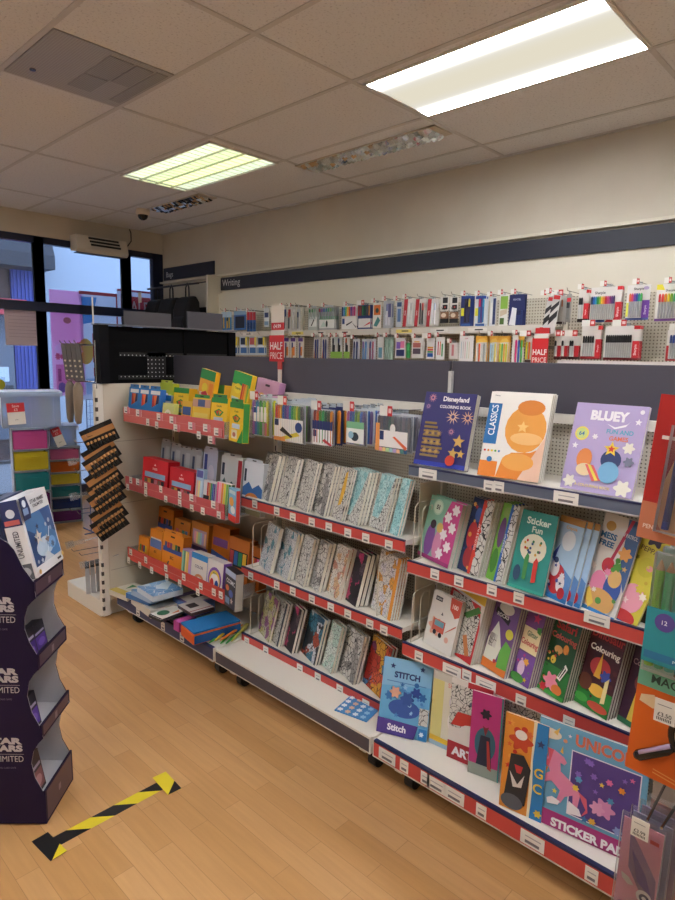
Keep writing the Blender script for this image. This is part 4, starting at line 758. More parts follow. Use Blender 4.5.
def cray(nm='Crayola', win=True): return [('r', 0, .86, 1, 1, '2E8A3A'), ('p', [(.2, .62), (.5, .70), (.8, .62), (.62, .50), (.38, .50)], '2E8A3A'), ('p', [(.3, .62), (.5, .66), (.45, .52)], 'D8362E'), ('p', [(.5, .66), (.7, .62), (.55, .52)], 'E88A2A'), ('t', nm, .5, .77, .07, '2A4A2A', .8), ('r', .22, .34, .78, .46, 'C8D8E8'), ('r', .2, .08, .6, .3, 'E4DCC0'), ('e', .4, .18, .12, .06, 'B86A5A'), ('p', [(.62, .0), (1, .0), (1, .36)], '2E8A3A')]
Z1, Z2, Z3 = -.367, -.749, -1.165
def lab(d, k): return '%s, %s' % (d, k)
W1 = 'in the top tray'
for k, (u0, u1, vt) in enumerate(((126.5, 136.5, 388), (136.5, 146.5, 389), (146.5, 158, 390))):
    carton('pencil_box', 'blue pencil box, %s from the left end of the top tray' % ORD[k], u0, u1, vt, 1.70, Z1, .03, '1E7CC8', BLUEP, '2A6AB8', tab='1E6CB8')
for k, (u0, u1, vt) in enumerate(((150, 160, 393), (160, 169, 396))):
    carton('pencil_box', 'pale blue-topped pencil box behind the blue boxes, %s from the left' % ORD[k], u0, u1, vt, 1.76, Z1, .03, 'DCE4EA', [('r', 0, .8, 1, 1, '2A80CC')], 'B8C8D8')
carton('crayon_box', 'lime green crayon box at the back left of the top tray', 157, 170, 384, 1.88, Z1, .04, 'B8C83A', [('r', .1, .5, .9, .7, 'DDE08A'), ('e', .5, .3, .3, .15, 'E8E8C8')], 'A8B830', tab='C0CC50')
carton('crayon_box', 'pale lime box with flower label in the top tray front', 161, 172, 404, 1.705, Z1, .03, 'CFD88A', [('c', .5, .45, .3, 'EDEBD8'), ('b', .5, .45, .14, '6A9A4A')], 'C0CC78')
carton('crayon_box', 'yellow crayon box with dark green foot, left middle of the top tray', 171, 186, 389, 1.76, Z1, .05, 'EBC62A', cray()+[('e', .6, .2, .4, .12, '3A5A30')], 'D8B020')
carton('crayon_box', 'small orange and blue crayon box front of the top tray', 180, 190, 402, 1.705, Z1, .03, 'E8B83A', [('r', .1, .5, .9, .8, '3A5A9A'), ('r', .1, .4, .9, .48, 'D85A3A')], 'C89A28')
carton('crayon_box', 'yellow and salmon crayon box with round tan spot on the top tray', 190.5, 208, 399, 1.705, Z1, .035, 'EAC430', [('r', 0, .72, 1, .96, 'C89A8A'), ('r', .3, .74, .7, .95, '4A5A8A'), ('r', .1, .3, .9, .55, 'E8D060'), ('c', .6, .24, .16, 'C8906A')], 'D8A828', tab='2E8A3A')
carton('crayon_box', 'yellow crayon box with triangle emblem next to the large one', 209, 225, 399, 1.705, Z1, .035, 'F2C81E', cray(), 'E0B010', tab='2E7A3A')
carton('crayon_box', 'large yellow crayon box with green corner at the tray front end', 228.5, 248, 403, 1.668, onx(238, 442, 1.668).z, .03, 'F2C818', cray(), '3A8A3A', lean=3, yaw=-12, tab='2E8A3A')
carton('crayon_box', 'yellow crayon box with green lid at the back of the top tray', 172, 188, 390, 1.90, Z1, .045, 'E8CC3A', cray(), 'D8B828')
carton('marker_box', 'tall green and orange marker box leaning at the back of the tray', 191.5, 206, 368, 1.80, Z1, .028, 'E8A83A', [('r', 0, .84, 1, 1, '2E8A4A'), ('e', .4, .7, .2, .08, 'E8D040'), ('r', .1, .45, .8, .62, 'DCC8C0'), ('p', [(.2, .6), (.5, .66), (.8, .56), (.5, .48)], 'C8384A'), ('e', .4, .25, .3, .14, '8A86B0'), ('r', .7, .5, .95, .8, 'E88A2A')], 'E8B020', roll=9)
carton('marker_box', 'tall green and yellow marker box leaning near the red price sign', 223, 241, 370, 1.80, Z1, .028, 'E8C82A', [('p', [(0, .8), (1, .8), (1, 1), (0, 1)], '2E9A4A'), ('e', .35, .74, .2, .08, 'F0D83A'), ('t', 'Crayola', .35, .74, .05, '2A5A3A', .32)]+stripes(.56, .96, .42, .84, ['C83A2E', 'E0702A', 'E8B03A', '8AB83A'])+[('r', .1, .3, .5, .6, 'C8D4DC'), ('p', [(.6, 0), (1, 0), (1, .4)], '2E8A3A')], 'E0B82A', roll=10)
carton('crayon_box', 'yellow crayon box with green lid between the two tall boxes', 205, 221, 386, 1.84, Z1, .05, 'F0C42A', [('r', 0, .8, 1, 1, '2E7A3A'), ('p', [(.25, .5), (.5, .58), (.75, .5), (.5, .38)], '2A4A6A'), ('r', .2, .2, .8, .3, 'E8DCA0')], 'E0A828')
carton('marker_box', 'pink marker box with cut-out handle at the right of the top tray', 249, 271, 378, 1.92, Z1, .04, 'D8A8CC', [('r', .45, .4, .95, .66, 'E8C8DC'), ('t', 'COLOR', .7, .53, .08, 'B0487A', .4), ('e', .3, .7, .12, .05, 'E8B070'), ('r', .4, .88, .6, .92, '4A3A4A')], 'C890BC', roll=8)
carton('marker_box', 'white and teal marker box leaning in front of the pink box', 238, 252, 392, 1.88, Z1, .02, 'DCE0E4', [('r', .2, .66, .8, .84, '5AA8A0'), ('t', 'Crayola', .5, .75, .06, '2A5A6A', .5), ('r', .3, .2, .8, .5, 'B8C8D8')], 'C8CCD0', roll=14)
# second tray
FAB = [('r', .1, .42, .9, .58, '8AB4D8'), ('t', 'FABER', .5, .70, .07, 'F0D8D4', .7), ('p', [(.46, .8), (.54, .8), (.5, .86)], 'F0D8D4')]+stripes(.1, .9, .1, .38, ['6A7A5A', 'C8B03A', '4A3A3A', 'C87A8A', '8A6A5A', '3A3A44'])
carton('pencil_box', 'large red pencil box at the left of the second tray', 141, 166, 461, 1.715, Z2, .07, 'D3202C', FAB, 'B81826', lean=5)
carton('pencil_box', 'red pencil box right of the large one in the second tray', 168, 192, 471, 1.705, Z2, .06, 'CE1F2C', FAB, 'B01826', lean=5)
carton('pencil_pack', 'slim pastel and blue pack beside the second red box', 193.5, 201, 470, 1.70, Z2, .02, 'A8C4DC', stripes(.1, .9, .1, .7, ['E8B0A0', 'F0D890', 'B8D8E8'])+[('r', .1, .78, .9, .96, '5A5AA0')], '8AA4C4')
carton('pencil_pack', 'pencil pack with dark label and striped pencils, second tray front', 201.5, 214, 482, 1.70, Z2, .02, 'D0D0D4', stripes(.3, .98, .06, .94, ['C8303A', 'D8843A', '3A9A5A', '3A6AB0', '6A4A9A'])+[('r', .05, .2, .5, .5, '20222A')], '8A8A94')
carton('pencil_pack', 'pastel striped pencil pack at the right of the second tray', 214.5, 229, 484, 1.70, Z2, .02, 'E0D8D4', stripes(.02, .98, .02, .98, ['E05A8A', 'F0A0B8', 'E8844A', 'E8D84A', '7AB85A', '3A7A4A']), '3A6A4A')
carton('pencil_pack', 'hanging blue and red pouch at the right end of the second tray', 228, 240, 489, 1.665, onx(233, 521, 1.665).z, .02, '7AB8DC', [('r', 0, 0, 1, .2, 'D83A34'), ('e', .4, .6, .3, .14, 'E8A84A'), ('e', .6, .36, .3, .12, 'E4EAEE'), ('r', .1, .84, .9, .95, 'C8D8E4')], 'C03A34', lean=2, yaw=-15)
greys = [(158, 167, 443), (168, 178, 447), (178, 188, 450), (188, 199, 452)]
for k, (u0, u1, vt) in enumerate(greys):
    carton('pencil_tin', 'grey pencil pack at the back of the second tray, %s from the left' % ORD[k], u0, u1, vt, 1.88, Z2, .04, 'A8ACB2', [('r', .15, .55, .35, .85, '3A4A6A'), ('r', .1, .1, .9, .35, ['4A5A7A', '7A4A5A', '5A5A62', '3A4A5A'][k]), ('r', .5, .5, .9, .9, 'BEC2C6')], '8A8E94', tab='B8BCC0')
carton('pencil_tin', 'pale blue-white pack in the back middle of the second tray', 200, 214, 452, 1.84, Z2, .07, 'C4CCE4', [('r', .1, .5, .3, .9, '3A4A9A'), ('e', .6, .5, .25, .2, 'DCDDF0'), ('r', .1, .05, .9, .2, '7A5AA0')], 'B4B0AC', tab='BCC4DC')
carton('pencil_tin', 'white pencil tin with trees and red stripe, back of second tray', 218, 239, 458, 1.84, Z2, .03, 'D4D8D8', [('r', 0, .0, 1, .35, '4A4440'), ('p', [(.0, .35), (.2, .55), (.35, .38), (.55, .5), (.8, .35)], '5A7A78'), ('r', .8, .4, .98, .95, 'B82E34'), ('r', .06, .6, .18, .85, '28344A')], 'B0B0B0', tab='C8CCCC')
carton('pencil_tin', 'white pencil tin with blue mountains and coloured fan, beside canvas boards', 240.5, 260, 464, 1.80, Z2, .03, 'DADFE6', [('p', [(0, .5), (.3, .62), (.5, .5), (.8, .6), (1, .52), (1, .35), (0, .35)], '3A6AA8'), ('e', .5, .28, .36, .14, 'C8783A'), ('e', .5, .25, .28, .1, 'C85A8A'), ('e', .5, .22, .18, .07, '4A7AB8'), ('r', 0, 0, 1, .1, '8A8A70'), ('r', .06, .62, .16, .86, '28344A')], 'B8BCC2', tab='CCD2DA')
# third tray
def bic(win): return [('r', .04, .52, .96, .64, '2A4A9A'), ('t', 'BIC', .5, .4, .08, '4A2A1A', .24), ('p', [(.2, .1), (.3, .12), (.4, .3), (.34, .3)], '6A6A6A')]+stripes(.12, .9, .62, .76, win)+[('r', .4, .9, .6, .94, '3A2A1A')]
OR = 'E08A22'
carton('felt_pen_box', 'tall orange box at the back left of the third tray', 154, 170, 510, 1.88, Z3, .06, 'C8741E', bic(['3A2A2A', 'C83A34', '20222A', '3A4A8A', '20222A']), 'A85E1A')
carton('felt_pen_box', 'orange box with pink and blue window, second at the tray back', 171.5, 187, 522, 1.86, Z3, .05, 'CC7A24', bic(['C86A7A', 'D88A4A', '4A8A7A', '5A7AB0']), 'A8641E')
carton('felt_pen_box', 'orange box with lilac panel, middle of the third tray back', 188, 205, 525, 1.84, Z3, .05, 'CC7E2A', [('r', 0, .0, 1, .5, '6A5AA0'), ('r', .1, .5, .9, .85, 'C0A0B8')]+stripes(.2, .9, .55, .8, PAS), 'A8641E')
carton('felt_pen_box', 'orange box with blue wedge behind the crayon wallets', 209, 226, 529, 1.86, Z3, .06, 'C87020', [('r', .08, .6, .92, .76, '7A4A8A'), ('p', [(0, 0), (.8, 0), (1, .4), (0, .5)], '3A5AA8'), ('p', [(.3, .1), (.8, .35), (.7, .0)], 'D8C84A')], 'A05A18')
carton('felt_pen_box', 'orange box with rainbow window at the right back of third tray', 226, 246, 541, 1.84, Z3, .05, 'C26A1E', [('r', .06, .4, .94, .74, '20222A')]+stripes(.08, .92, .44, .72, ['C8505A', '3A6AB0', '3A9A6A', 'E0B83A'])+[('p', [(.1, .1), (.4, .3), (.7, .1)], 'E0A050')], '9A5418')
carton('felt_pen_box', 'orange box with pink window at the far right of third tray', 246.5, 258, 549, 1.86, Z3, .05, 'BA641C', [('r', .06, .4, .94, .78, '20222A')]+stripes(.08, .92, .44, .75, ['D85A7A', 'E0904A', 'C83A3A', 'D870A0']), '9A5418')
carton('crayon_box', 'small orange and green crayon box front left of third tray', 137, 147, 538, 1.705, Z3, .03, OR, [('r', 0, .2, 1, .3, '4A8A3A')]+stripes(.15, .85, .4, .66, ['5A8A3A', 'C83A2E', '3A5A9A', 'D8C83A']), 'B86A1A')
carton('felt_pen_box', 'narrow orange box with blue band in the third tray', 147.5, 159.5, 532, 1.705, Z3, .05, OR, [('r', .05, .5, .95, .74, '5A7AB8'), ('t', 'BIC', .5, .4, .07, '4A2A1A', .4), ('r', .1, .74, .9, .78, 'E8E4E0')], 'B86A1A')
carton('felt_pen_box', 'large orange felt pen box with blue band, front of third tray', 160, 180, 536, 1.70, Z3, .05, OR, bic(['3A4A8A', 'B8304A', '7A3A6A', 'D0A03A', '2A6A3A', '20242A']), 'B86A1A', tab='D8842A')
carton('pencil_pack', 'pastel striped crayon wallet beside the large orange box', 179.5, 191, 552, 1.70, Z3, .04, 'B8A0D0', stripes(.05, .8, .08, .95, ['8ACDB0', '4A9A7A', 'EDE08A', 'E8C05A', 'C8A0D8']), 'A890C8')
carton('marker_box', 'white marker box with blue top in the third tray', 189.5, 205, 556, 1.70, Z3, .05, 'DEDDD8', [('r', 0, .82, 1, 1, '2A8AD0'), ('t', 'COLOR', .5, .6, .09, '4A5A7A', .7), ('e', .55, .25, .28, .14, 'D89A6A'), ('e', .55, .22, .18, .09, 'DEDDD8')], '2A7AC0')
carton('marker_box', 'white marker box with purple arch in the third tray', 205.5, 221, 563, 1.70, Z3, .05, 'DEDCDC', [('e', .5, .45, .42, .36, '7A52B0'), ('e', .5, .42, .34, .3, 'E8C84A'), ('e', .5, .38, .28, .24, 'F0ECE8'), ('e', .34, .3, .12, .16, 'C83A3A'), ('e', .64, .28, .12, .16, '2A5AB0'), ('t', 'Magic', .5, .62, .07, '3A8A4A', .4)], '7A52B0')
carton('chalk_pack', 'dark hanging pack with coloured letters at the third tray end', 224, 240, 571, 1.668, onx(231, 607, 1.668).z, .04, '1E2230', [('r', 0, .84, 1, 1, 'A8B8D8'), ('t', 'COSMIC', .55, .7, .12, 'E8ECF0', .8), ('e', .25, .5, .16, .08, 'D87A4A'), ('e', .6, .4, .2, .1, '4A6AB8'), ('r', .1, .08, .5, .26, '7A9AC0'), ('s', .7, .22, .14, 'D8C8B8')], 'A8A49C', lean=3, yaw=-14)
# base shelf of bay 1
def flatbox(name, label, cat, u, v, z, w, l, h, yaw, base, ds, side=None):
    p = onz(u, v, z); b = MB(); b.box(-w/2, -l/2, 0, w/2, l/2, h, side and mat(side, .5) or (mat(base, .4)))
    b.box(-w/2, -l/2, h-.0012, w/2, l/2, h+.0002, mat(base, .4) if base not in ART else ART[base]); b.T = Matrix.Translation((-w/2, -l/2, h)); deco(b, w, l, ds)
    o_ = b.build(name); place(o_, (p.x, p.y, z)); o_.rotation_euler = (0, 0, math.radians(yaw)); return tag(o_, label, cat)
flatbox('paper_pad', 'white and yellow pad at the left end of the blue base shelf', 'paper pad', 128, 593, ZB, .16, .21, .03, 8, 'E4E0D4', [('r', 0, 0, .3, 1, 'D8C46A'), ('p', [(.4, .5), (.8, .4), (.8, .6)], '4A8A5A')], 'D8D4C4')
flatbox('paper_pad', 'white paper pad under the light blue packs', 'paper pad', 160, 606, ZB, .22, .26, .045, -6, 'DAD6CC', [], 'CFCBC0')
for k in range(3):
    flatbox('sheet_pack', 'light blue cloud-print pack on the white pad, %s of three' % ['bottom', 'middle', 'top'][k], 'paper pack', 150+5*k, 597-2*k, ZB+.0455+.0305*k, .17, .19, .03, 10-7*k, 'sky', [], ['3A70B0', '9AB8D8', 'C8D8E8'][k])
for k in range(4):
    flatbox('drawing_set', 'white and black drawing set right of the pad, %s from the bottom' % ORD[k], 'drawing set', 170-1.0*k, 614+.4*k, ZB+.0155*k, .15, .10, .015, 6, 'E0DED8', [('e', .4, .6, .22, .3, '2E6A4A'), ('p', [(.5, .2), (.9, .3), (.8, .1)], 'D8783A'), ('r', 0, 0, .06, 1, '20222A')], ['DCD8D0', '2A3438'][k % 2])
flatbox('craft_case', 'clear blue and purple plastic case with white label', 'case', 194, 610, ZB, .16, .17, .075, -4, '8A7AB8', [('r', .1, .1, .85, .75, 'E2DCD8'), ('r', .45, .4, .8, .66, '3A3438')], '5A7AB8')
flatbox('craft_case', 'striped white label box lying on the clear plastic case', 'case', 196, 609, ZB+.0755, .13, .14, .018, -4, 'DCD4D0', [('r', .2, .4, .6, .8, '3A3034'), ('r', 0, .1, 1, .16, 'B0605A')], '4A3A3C')
flatbox('pencil_case', 'magenta pencil case left of the orange one', 'pencil case', 185, 628, ZB, .10, .05, .05, 0, 'C85AA8', [], 'C04A9C')
t = thing('pencil_case', 'orange pencil case with blue lid on the base shelf', 'pencil case', (onz(211, 634, ZB).x, onz(211, 634, ZB).y, ZB))
t.rotation_euler = (0, 0, math.radians(-8))
b = MB(); b.box(-.13, -.075, 0, .13, .075, .058, mat('E2622A', .7)); b.build('body', t, bevel=.012)
b = MB(); b.box(-.125, -.073, .058, .125, .073, .068, mat('2277B8', .75)); b.box(-.125, -.0765, .008, .125, -.075, .05, mat('1E5A9A', .75)); b.build('lid', t, bevel=.004)
for k in range(6):
    p = onz(232+2.5*k, 640-3*k, ZB+.006); b = MB(); c1 = ['3EA84A', 'E0C83A', '4AB050', 'E8843A', '3E9A48', 'D8D060'][k]
    b.tube([(-.10, 0, .006), (-.06, 0, .007), (.08, 0, .007), (.1, 0, .006)], [.003, .006, .007, .004], c1, 8); b.box(.04, -.009, 0, .1, .009, .012, mat(['D8C04A', 'C8B060', 'E0D060', 'B8B8A0', 'D0C050', 'C8C070'][k], .5))
    o_ = b.build('glitter_stick', smooth=False); place(o_, (1.72+.012*k, 2.40-.013*k, ZB+.001+.013*(k % 2))); o_.rotation_euler = (0, 0, math.radians(18+6*(k % 3))); tag(o_, 'green and yellow craft stick in the loose pile, %s from the orange case' % ORD[k], 'craft stick', 'loose craft sticks')

# ================================================================ PEN WALL
PX = 3.79
PEGP = peg_mat('pegboard_pen_wall', 'BDB6A6', '6F695F', .019, .0042)
wb = thing('wall_shelving', 'cream wall shelving with pegboard and pen hooks along the right wall', 'shelving', (PX, 2.3, ZF))
yo = -2.3
b = MB(); b.box(0, -2.4+yo, .1, .068, 5.31+yo, o(.40), PEGP); peg = b.build('pegboard', wb)
b = MB(); b.box(.006, -2.4+yo, o(.40), .068, 5.31+yo, o(.618), CREAM); b.build('upper_panel', wb)
b = MB(); b.box(-.12, 5.312+yo, 0, .068, 5.34+yo, o(.79), CREAM); b.build('end_panel', wb)
for (y0, y1) in ((5.30, 4.08), (4.02, 2.92), (2.90, 1.70)):
    b = MB(); b.box(-.2, y1+yo, o(.205), 0, y0+yo, o(.218), WHITE); sh = b.build('shelf', wb)
    b = MB(); b.box(-.206, y1+yo, o(.178), -.2, y0+yo, o(.222), mat('CFCAC0', .4)); b.build('price_rail', sh)
    for k in range(3):
        b = MB(); yy = y0-.12-(y0-y1-.3)*k/3; b.box(-.2075, yy-.07+yo, o(.188), -.206, yy+.07+yo, o(.212), mat(['E0CE6A', 'D8D6D0', 'E0DCD4'][k], .5)); b.box(-.208, yy-.04+yo, o(.196), -.2074, yy+.02+yo, o(.204), INK); b.build('price_ticket', sh)
b = MB(); b.box(-.22, .4+yo, o(-.01), 0, 1.62+yo, o(.002), WHITE); sh = b.build('shelf', wb)
b = MB(); b.box(-.226, .4+yo, o(-.022), -.22, 1.62+yo, o(.014), mat('D8D2D2', .4)); b.build('price_rail', sh)
for y in (4.05, 2.91, 1.68, .45):
    b = MB(); b.box(-.012, y-.014+yo, .1, 0, y+.014+yo, o(.42), CREAM); b.build('upright', wb)
WP = []
ordn = {}
def wpack(row, u0, u1, vt, vb, desc, base, ds, pens=None, deep=1, X=3.60, tagred=False, cat='pen pack', flag=True, nm='pen_pack', tilt=0):
    a = onx(u0, vb, X); q = onx(u1, vb, X); zt = onx((u0+u1)/2, vt, X).z; zb = onx((u0+u1)/2, vb, X).z
    w, h = a.y-q.y, zt-zb
    ordn[row] = ordn.get(row, 0)+1
    for k in range(deep):
        pp = pens if k == 0 else None
        e = pack(nm, 'pen pack on the wall', cat, (X+.022*k, a.y, zb), frame(0, 0, tilt), w, h, base, ds, pp, False, row+' row of the pen wall', .012); WP.append((e, row, desc, k, deep, ordn[row]))
    hb = MB(); ym = a.y-w/2; hb.T = Matrix.Translation((-PX, yo, H))
    hook(hb, PX, X-.04, ym, zt+.012, STEEL, .002); hb.build('peg_hook', wb)
    if flag: price_flag(wb, X-.045-PX, ym+.004+yo, zt+.014+H, .036 if not tagred else .075, .028 if not tagred else .034)
BLK = '17171A'
U = 'upper'; Lr = 'lower'
wpack(U, 221.5, 226, 312, 330, 'blue and yellow pen card', '2E78BC', [('r', 0, .7, 1, 1, 'B8D0E4')], (.1, .9, .1, .7, 'E0B83A', ['2A4A7A', 'E0C040']), flag=False)
wpack(U, 226.5, 231.5, 312, 330, 'blue card with yellow pens', '2E78BC', [('r', 0, .7, 1, 1, 'B8D0E4')], (.1, .9, .1, .7, 'E0B83A', ['20344A', 'E0C040']))
wpack(U, 234, 246, 311, 330, 'dark blue pen case pack', '3A6AA8', [('r', .12, .1, .88, .72, '1E2434'), ('r', 0, .8, 1, 1, '8AB0D4')], None)
for k, u in enumerate((247, 250, 253)): wpack(U, u, u+2.6, 312, 333, 'slim blue pen pack with red top', '2A5A9A', [('r', 0, .62, 1, 1, 'B8323A'), ('r', .2, .2, .8, .5, '1E3A6A')], None, flag=k == 1)
wpack(U, 264, 269, 308, 327, 'white and blue pen card', 'DCE0E4', [('r', .1, .5, .9, .76, '3A4A7A'), ('r', .1, .1, .9, .3, '8AA4C0')], None)
for k, u in enumerate((283, 287.5, 292, 296.5)): wpack(U, u, u+3.8, 307, 331, 'clear pack with dark pen', 'C4C4C2', [('r', .2, .6, .8, .9, ['28407A', 'B84A4A', 'D8D8D6', 'B8C0C8'][k])], (.2, .8, .1, .8, ['3A3A40', '4A4A50', 'E0E0DE', '8A8E96'][k], ['20222A', 'C8483E', 'E4E4E2', '3A4A6A'][k:k+1]), flag=k % 2 == 0)
wpack(U, 308, 317.5, 308, 330, 'green-topped fineliner pack', 'B4BAB8', [('r', .1, .15, .9, .6, 'E0E4E2'), ('p', [(.3, .2), (.6, .5), (.66, .46), (.4, .18)], '20222A')], (.1, .9, .5, .95, 'A8B0B0', ['3A7A5A', '5A9A6A', '8AB09A']), 2)
wpack(U, 318.5, 335, 307, 331, 'wide fineliner pack with green label', 'A8ACB0', [('r', .04, .12, .96, .62, 'E4E8E6'), ('r', .04, .48, .96, .62, '7AB890'), ('p', [(.1, .16), (.3, .4), (.5, .2)], 'C8DCD4'), ('e', .5, .3, .06, .14, '1E3030')], (.03, .97, .5, .95, '9AA4A8', ['B8505A', '8A5AA0', '4A6AB0', '3A8A9A', '4A9A6A', '8AB060', '6A8A7A']), 3)
wpack(U, 341.5, 356.5, 306, 329, 'white pack with rainbow pens', 'E4E4E2', [('r', .04, .22, .2, .46, '24407A'), ('p', [(.3, .2), (.7, .34), (.72, .3), (.34, .14)], '3A3A40'), ('p', [(.7, .28), (.95, .04), (.98, .1)], '6A6A70')], (.04, .96, .56, .97, 'same', ['28407A', '3A8AC0', '3AA05A', 'E0B83A', 'D85A3A', '5A4AA0', 'B85AA0', 'D84A8A']), 2)
wpack(U, 357.5, 371, 305, 329, 'navy pack with red and green pens', '2A3A78', [('r', .05, .06, .95, .44, 'DEDEDC'), ('p', [(.4, .1), (.9, .3), (.92, .22)], 'C83A4A')], (.04, .96, .56, .97, 'same', ['B83A3E', '8A4A3A', '3A7A4A', '2A5A4A', '4A4A50', 'C8883A']), 2, tagred=True)
wpack(U, 372.5, 381, 303, 328, 'white and orange art pen card', 'E6E2DA', [('r', .12, .52, .88, .92, 'D8722E'), ('e', .5, .7, .2, .1, '3A4A40'), ('p', [(.1, .1), (.6, .46), (.9, .3), (.5, .05)], '4A8A8A')], None)
wpack(U, 383, 391.5, 301, 328, 'clear pencil lead pack', 'B8BCC2', [('r', .2, .1, .8, .5, 'D0D2DA'), ('r', .55, .4, .9, .9, '6A6A9A')], (.3, .7, .1, .9, 'C8C8D0', ['6A70A0']), 2)
wpack(U, 396, 401.5, 301, 327, 'blue and grey pen card', 'C4C8CE', [('r', .2, .2, .8, .7, '5A7AA8'), ('r', .1, .78, .9, .95, '34507E')], None)
for k, u in enumerate((402.5, 414, 426)): wpack(U, u, u+10.5, 299, 326.5, 'red-edged white pen pack', 'DAD8D4', [('p', [(0, 0), (.3, 0), (.46, 1), (.1, 1)], 'B8303A'), ('tv', 'PENS', .22, .5, .12, 'F0E8E8', .5)], (.5, .95, .08, .85, ['DEDCD8', '3A3A40', 'E0DEE4'][k], [['E0DEDA', 'C8C8C8'], ['4A4A50', 'B83A3A'], ['E8E6E4', 'B8C4DC']][k]), 2, flag=k == 0)
for k, u in enumerate((440, 449.5)):
    wpack(U, u, u+8.2, 297, 311, 'black and white correction pack', 'E0DEDA', [('r', .3, .56, .9, .96, '20222A'), ('r', .3, .1, .9, .44, '2A2020'), ('c', .6, .27, .1, 'B84A4A')], None, flag=False, nm='correction_pack')
    wpack(U, u, u+8.2, 312, 323, 'brown and black tape pack', '8A6448', [('r', 0, 0, 1, .4, BLK), ('e', .4, .7, .3, .2, 'DCC8B0')], None, flag=False, nm='tape_pack')
for k, u in enumerate((460, 474)): wpack(U, u, u+11.5, 296, 326, 'navy curved blister of highlighters', ['2A3A78', 'D8DCE0'][k], [('r', .05, .9, .95, 1, '2A4A9A'), ('r', .04, .34, .3, .6, 'E0DC3A'), ('r', .1, 0, .9, .08, '3A62A8'), ('r', .3, .1, .7, .9, ['3A3A5A', '5A4A8A'][k])], (.3, .95, .12, .9, ['2A2A40', '3A7AB0'][k], [['20223A', 'D8D23A'], ['C8305A', '3AA0D0']][k]), 2)
wpack(U, 489, 495, 297, 326, 'slim navy and white pen pack', 'D4D8DC', [('r', .5, .05, .95, .95, '2A3A6A'), ('r', .1, .1, .4, .8, 'E8E8E6')], None)
wpack(U, 498.5, 507, 295, 326, 'white and green eraser pack', 'DEDED8', [('r', .1, .55, .95, .96, '8AB84A'), ('r', .1, .05, .6, .26, '4A6A34'), ('p', [(.1, .5), (.9, .55), (.9, .4), (.1, .3)], 'C8B8A0')], None)
wpack(U, 508, 523.5, 294.5, 326, 'large navy pen pack with white label', '1E2A60', [('p', [(.04, .04), (.46, .02), (.5, .56), (.2, .6), (.16, .4)], 'DCDCE0'), ('t', 'PENTEL', .5, .84, .06, 'B0B8D4', .5)], (.55, .95, .05, .5, '28386E', ['1A2450', '1A2450', '24346A']), 2)
for k, (u, v) in enumerate(((541, 296), (546, 294))): wpack(U, u, u+8, v, 333, 'tilted black and white marker pack', 'C8C6C4', [('p', [(.0, .2), (.9, .45), (.9, .62), (.0, .4)], BLK), ('p', [(.0, .5), (.9, .75), (.9, .86), (.0, .66)], '2A2A30'), ('r', .1, .88, .9, .98, 'C8363A'), ('p', [(0, 0), (.6, 0), (.4, .16)], BLK)], None, X=3.56-.02*k, tilt=8)
wpack(U, 555, 563, 296, 324, 'clear pack of metallic pens', 'B0AEA8', [('r', .1, 0, .9, .08, '3A2A28')], (.1, .9, .12, .86, 'A8A49A', ['C88A4A', '5A8AB0', 'B0B0B0', 'A86A4A']), 3, tagred=True)
wpack(U, 565, 570, 294, 322, 'slim red and grey marker pack', '9A9894', [('r', .1, .72, .9, .86, 'C8303A')], (.2, .8, .1, .7, '8A8A88', ['3A3A40', '4A4A50']), flag=False)
SH = lambda c1, c2: [('r', .72, 0, 1, .60, 'C2202E'), ('r', 0, 0, 1, .08, 'A81C28'), ('r', .82, .88, 1, 1, 'D0252E'), ('tv', 'Sharpie', .87, .32, .12, 'F0D8D8', .5)]
wpack(U, 577, 587.5, 290, 322, 'red and white card with black marker', 'DFDBD6', [('r', .52, 0, 1, .58, 'C2202E'), ('r', 0, 0, 1, .1, '2A1416'), ('r', .7, .9, 1, 1, 'D0252E'), ('tv', 'Sharpie', .74, .3, .16, 'F0D8D8', .46)], (.08, .48, .1, .76, 'B8B8B6', [BLK, BLK]), 2)
wpack(U, 589, 620, 287, 322, 'wide red pack of twelve rainbow markers', 'DFDCD8', [('r', .8, 0, 1, .56, 'C2202E'), ('p', [(.5, .0), (.8, .0), (.8, .12), (.6, .1)], 'C2202E'), ('r', 0, 0, .5, .08, '3A5A9A'), ('r', .84, .9, 1, 1, 'D0252E'), ('t', 'Sharpie', .3, .83, .10, '2A2A30', .4), ('tv', 'Sharpie', .9, .28, .1, 'F0D8D8', .5)], (.03, .80, .06, .74, 'A9A9A7', ['1E2A50', '2A62B0', '2A8AB8', '2E9A5A', '7AB03A', 'E0C03A', 'E08A2E', 'C8383A', 'B83A6A', '9A3A7A', '6A3A7A', '4A3A6A']), 2)
wpack(U, 625, 648, 285, 320, 'purple and white card of colour markers', 'E0DEDC', [('r', .68, 0, 1, .56, '6A3A9A'), ('r', .0, .1, .12, .5, 'D8D84A'), ('r', 0, 0, 1, .06, '4A5A9A'), ('t', 'Sharpie', .5, .88, .09, '3A3A40', .6), ('e', .82, .9, .12, .05, 'B8A8D0'), ('tv', 'Sharpie', .84, .28, .13, 'E8E0F0', .46)], (.12, .70, .08, .76, 'A8A8AC', ['E0703A', 'D84A6A', '8A4AA8', '4A5AB8', '2E9AA0', '4AAA5A']))
wpack(U, 654, 682, 284, 321, 'yellow-topped card of rainbow markers at the right edge', 'E2E0DC', [('p', [(0, .86), (.3, .84), (.2, 1), (0, 1)], 'E8DC3A'), ('r', 0, 0, 1, .07, '7A4A9A'), ('t', 'Sharpie', .5, .82, .08, '3A3A40', .5)], (.1, .95, .08, .74, 'A8A8AC', ['C8303A', 'D8403A', 'E0902E', 'E0C83A', '8AB83A', '3A9A5A', '2E8A9A', '3A5AB0']))
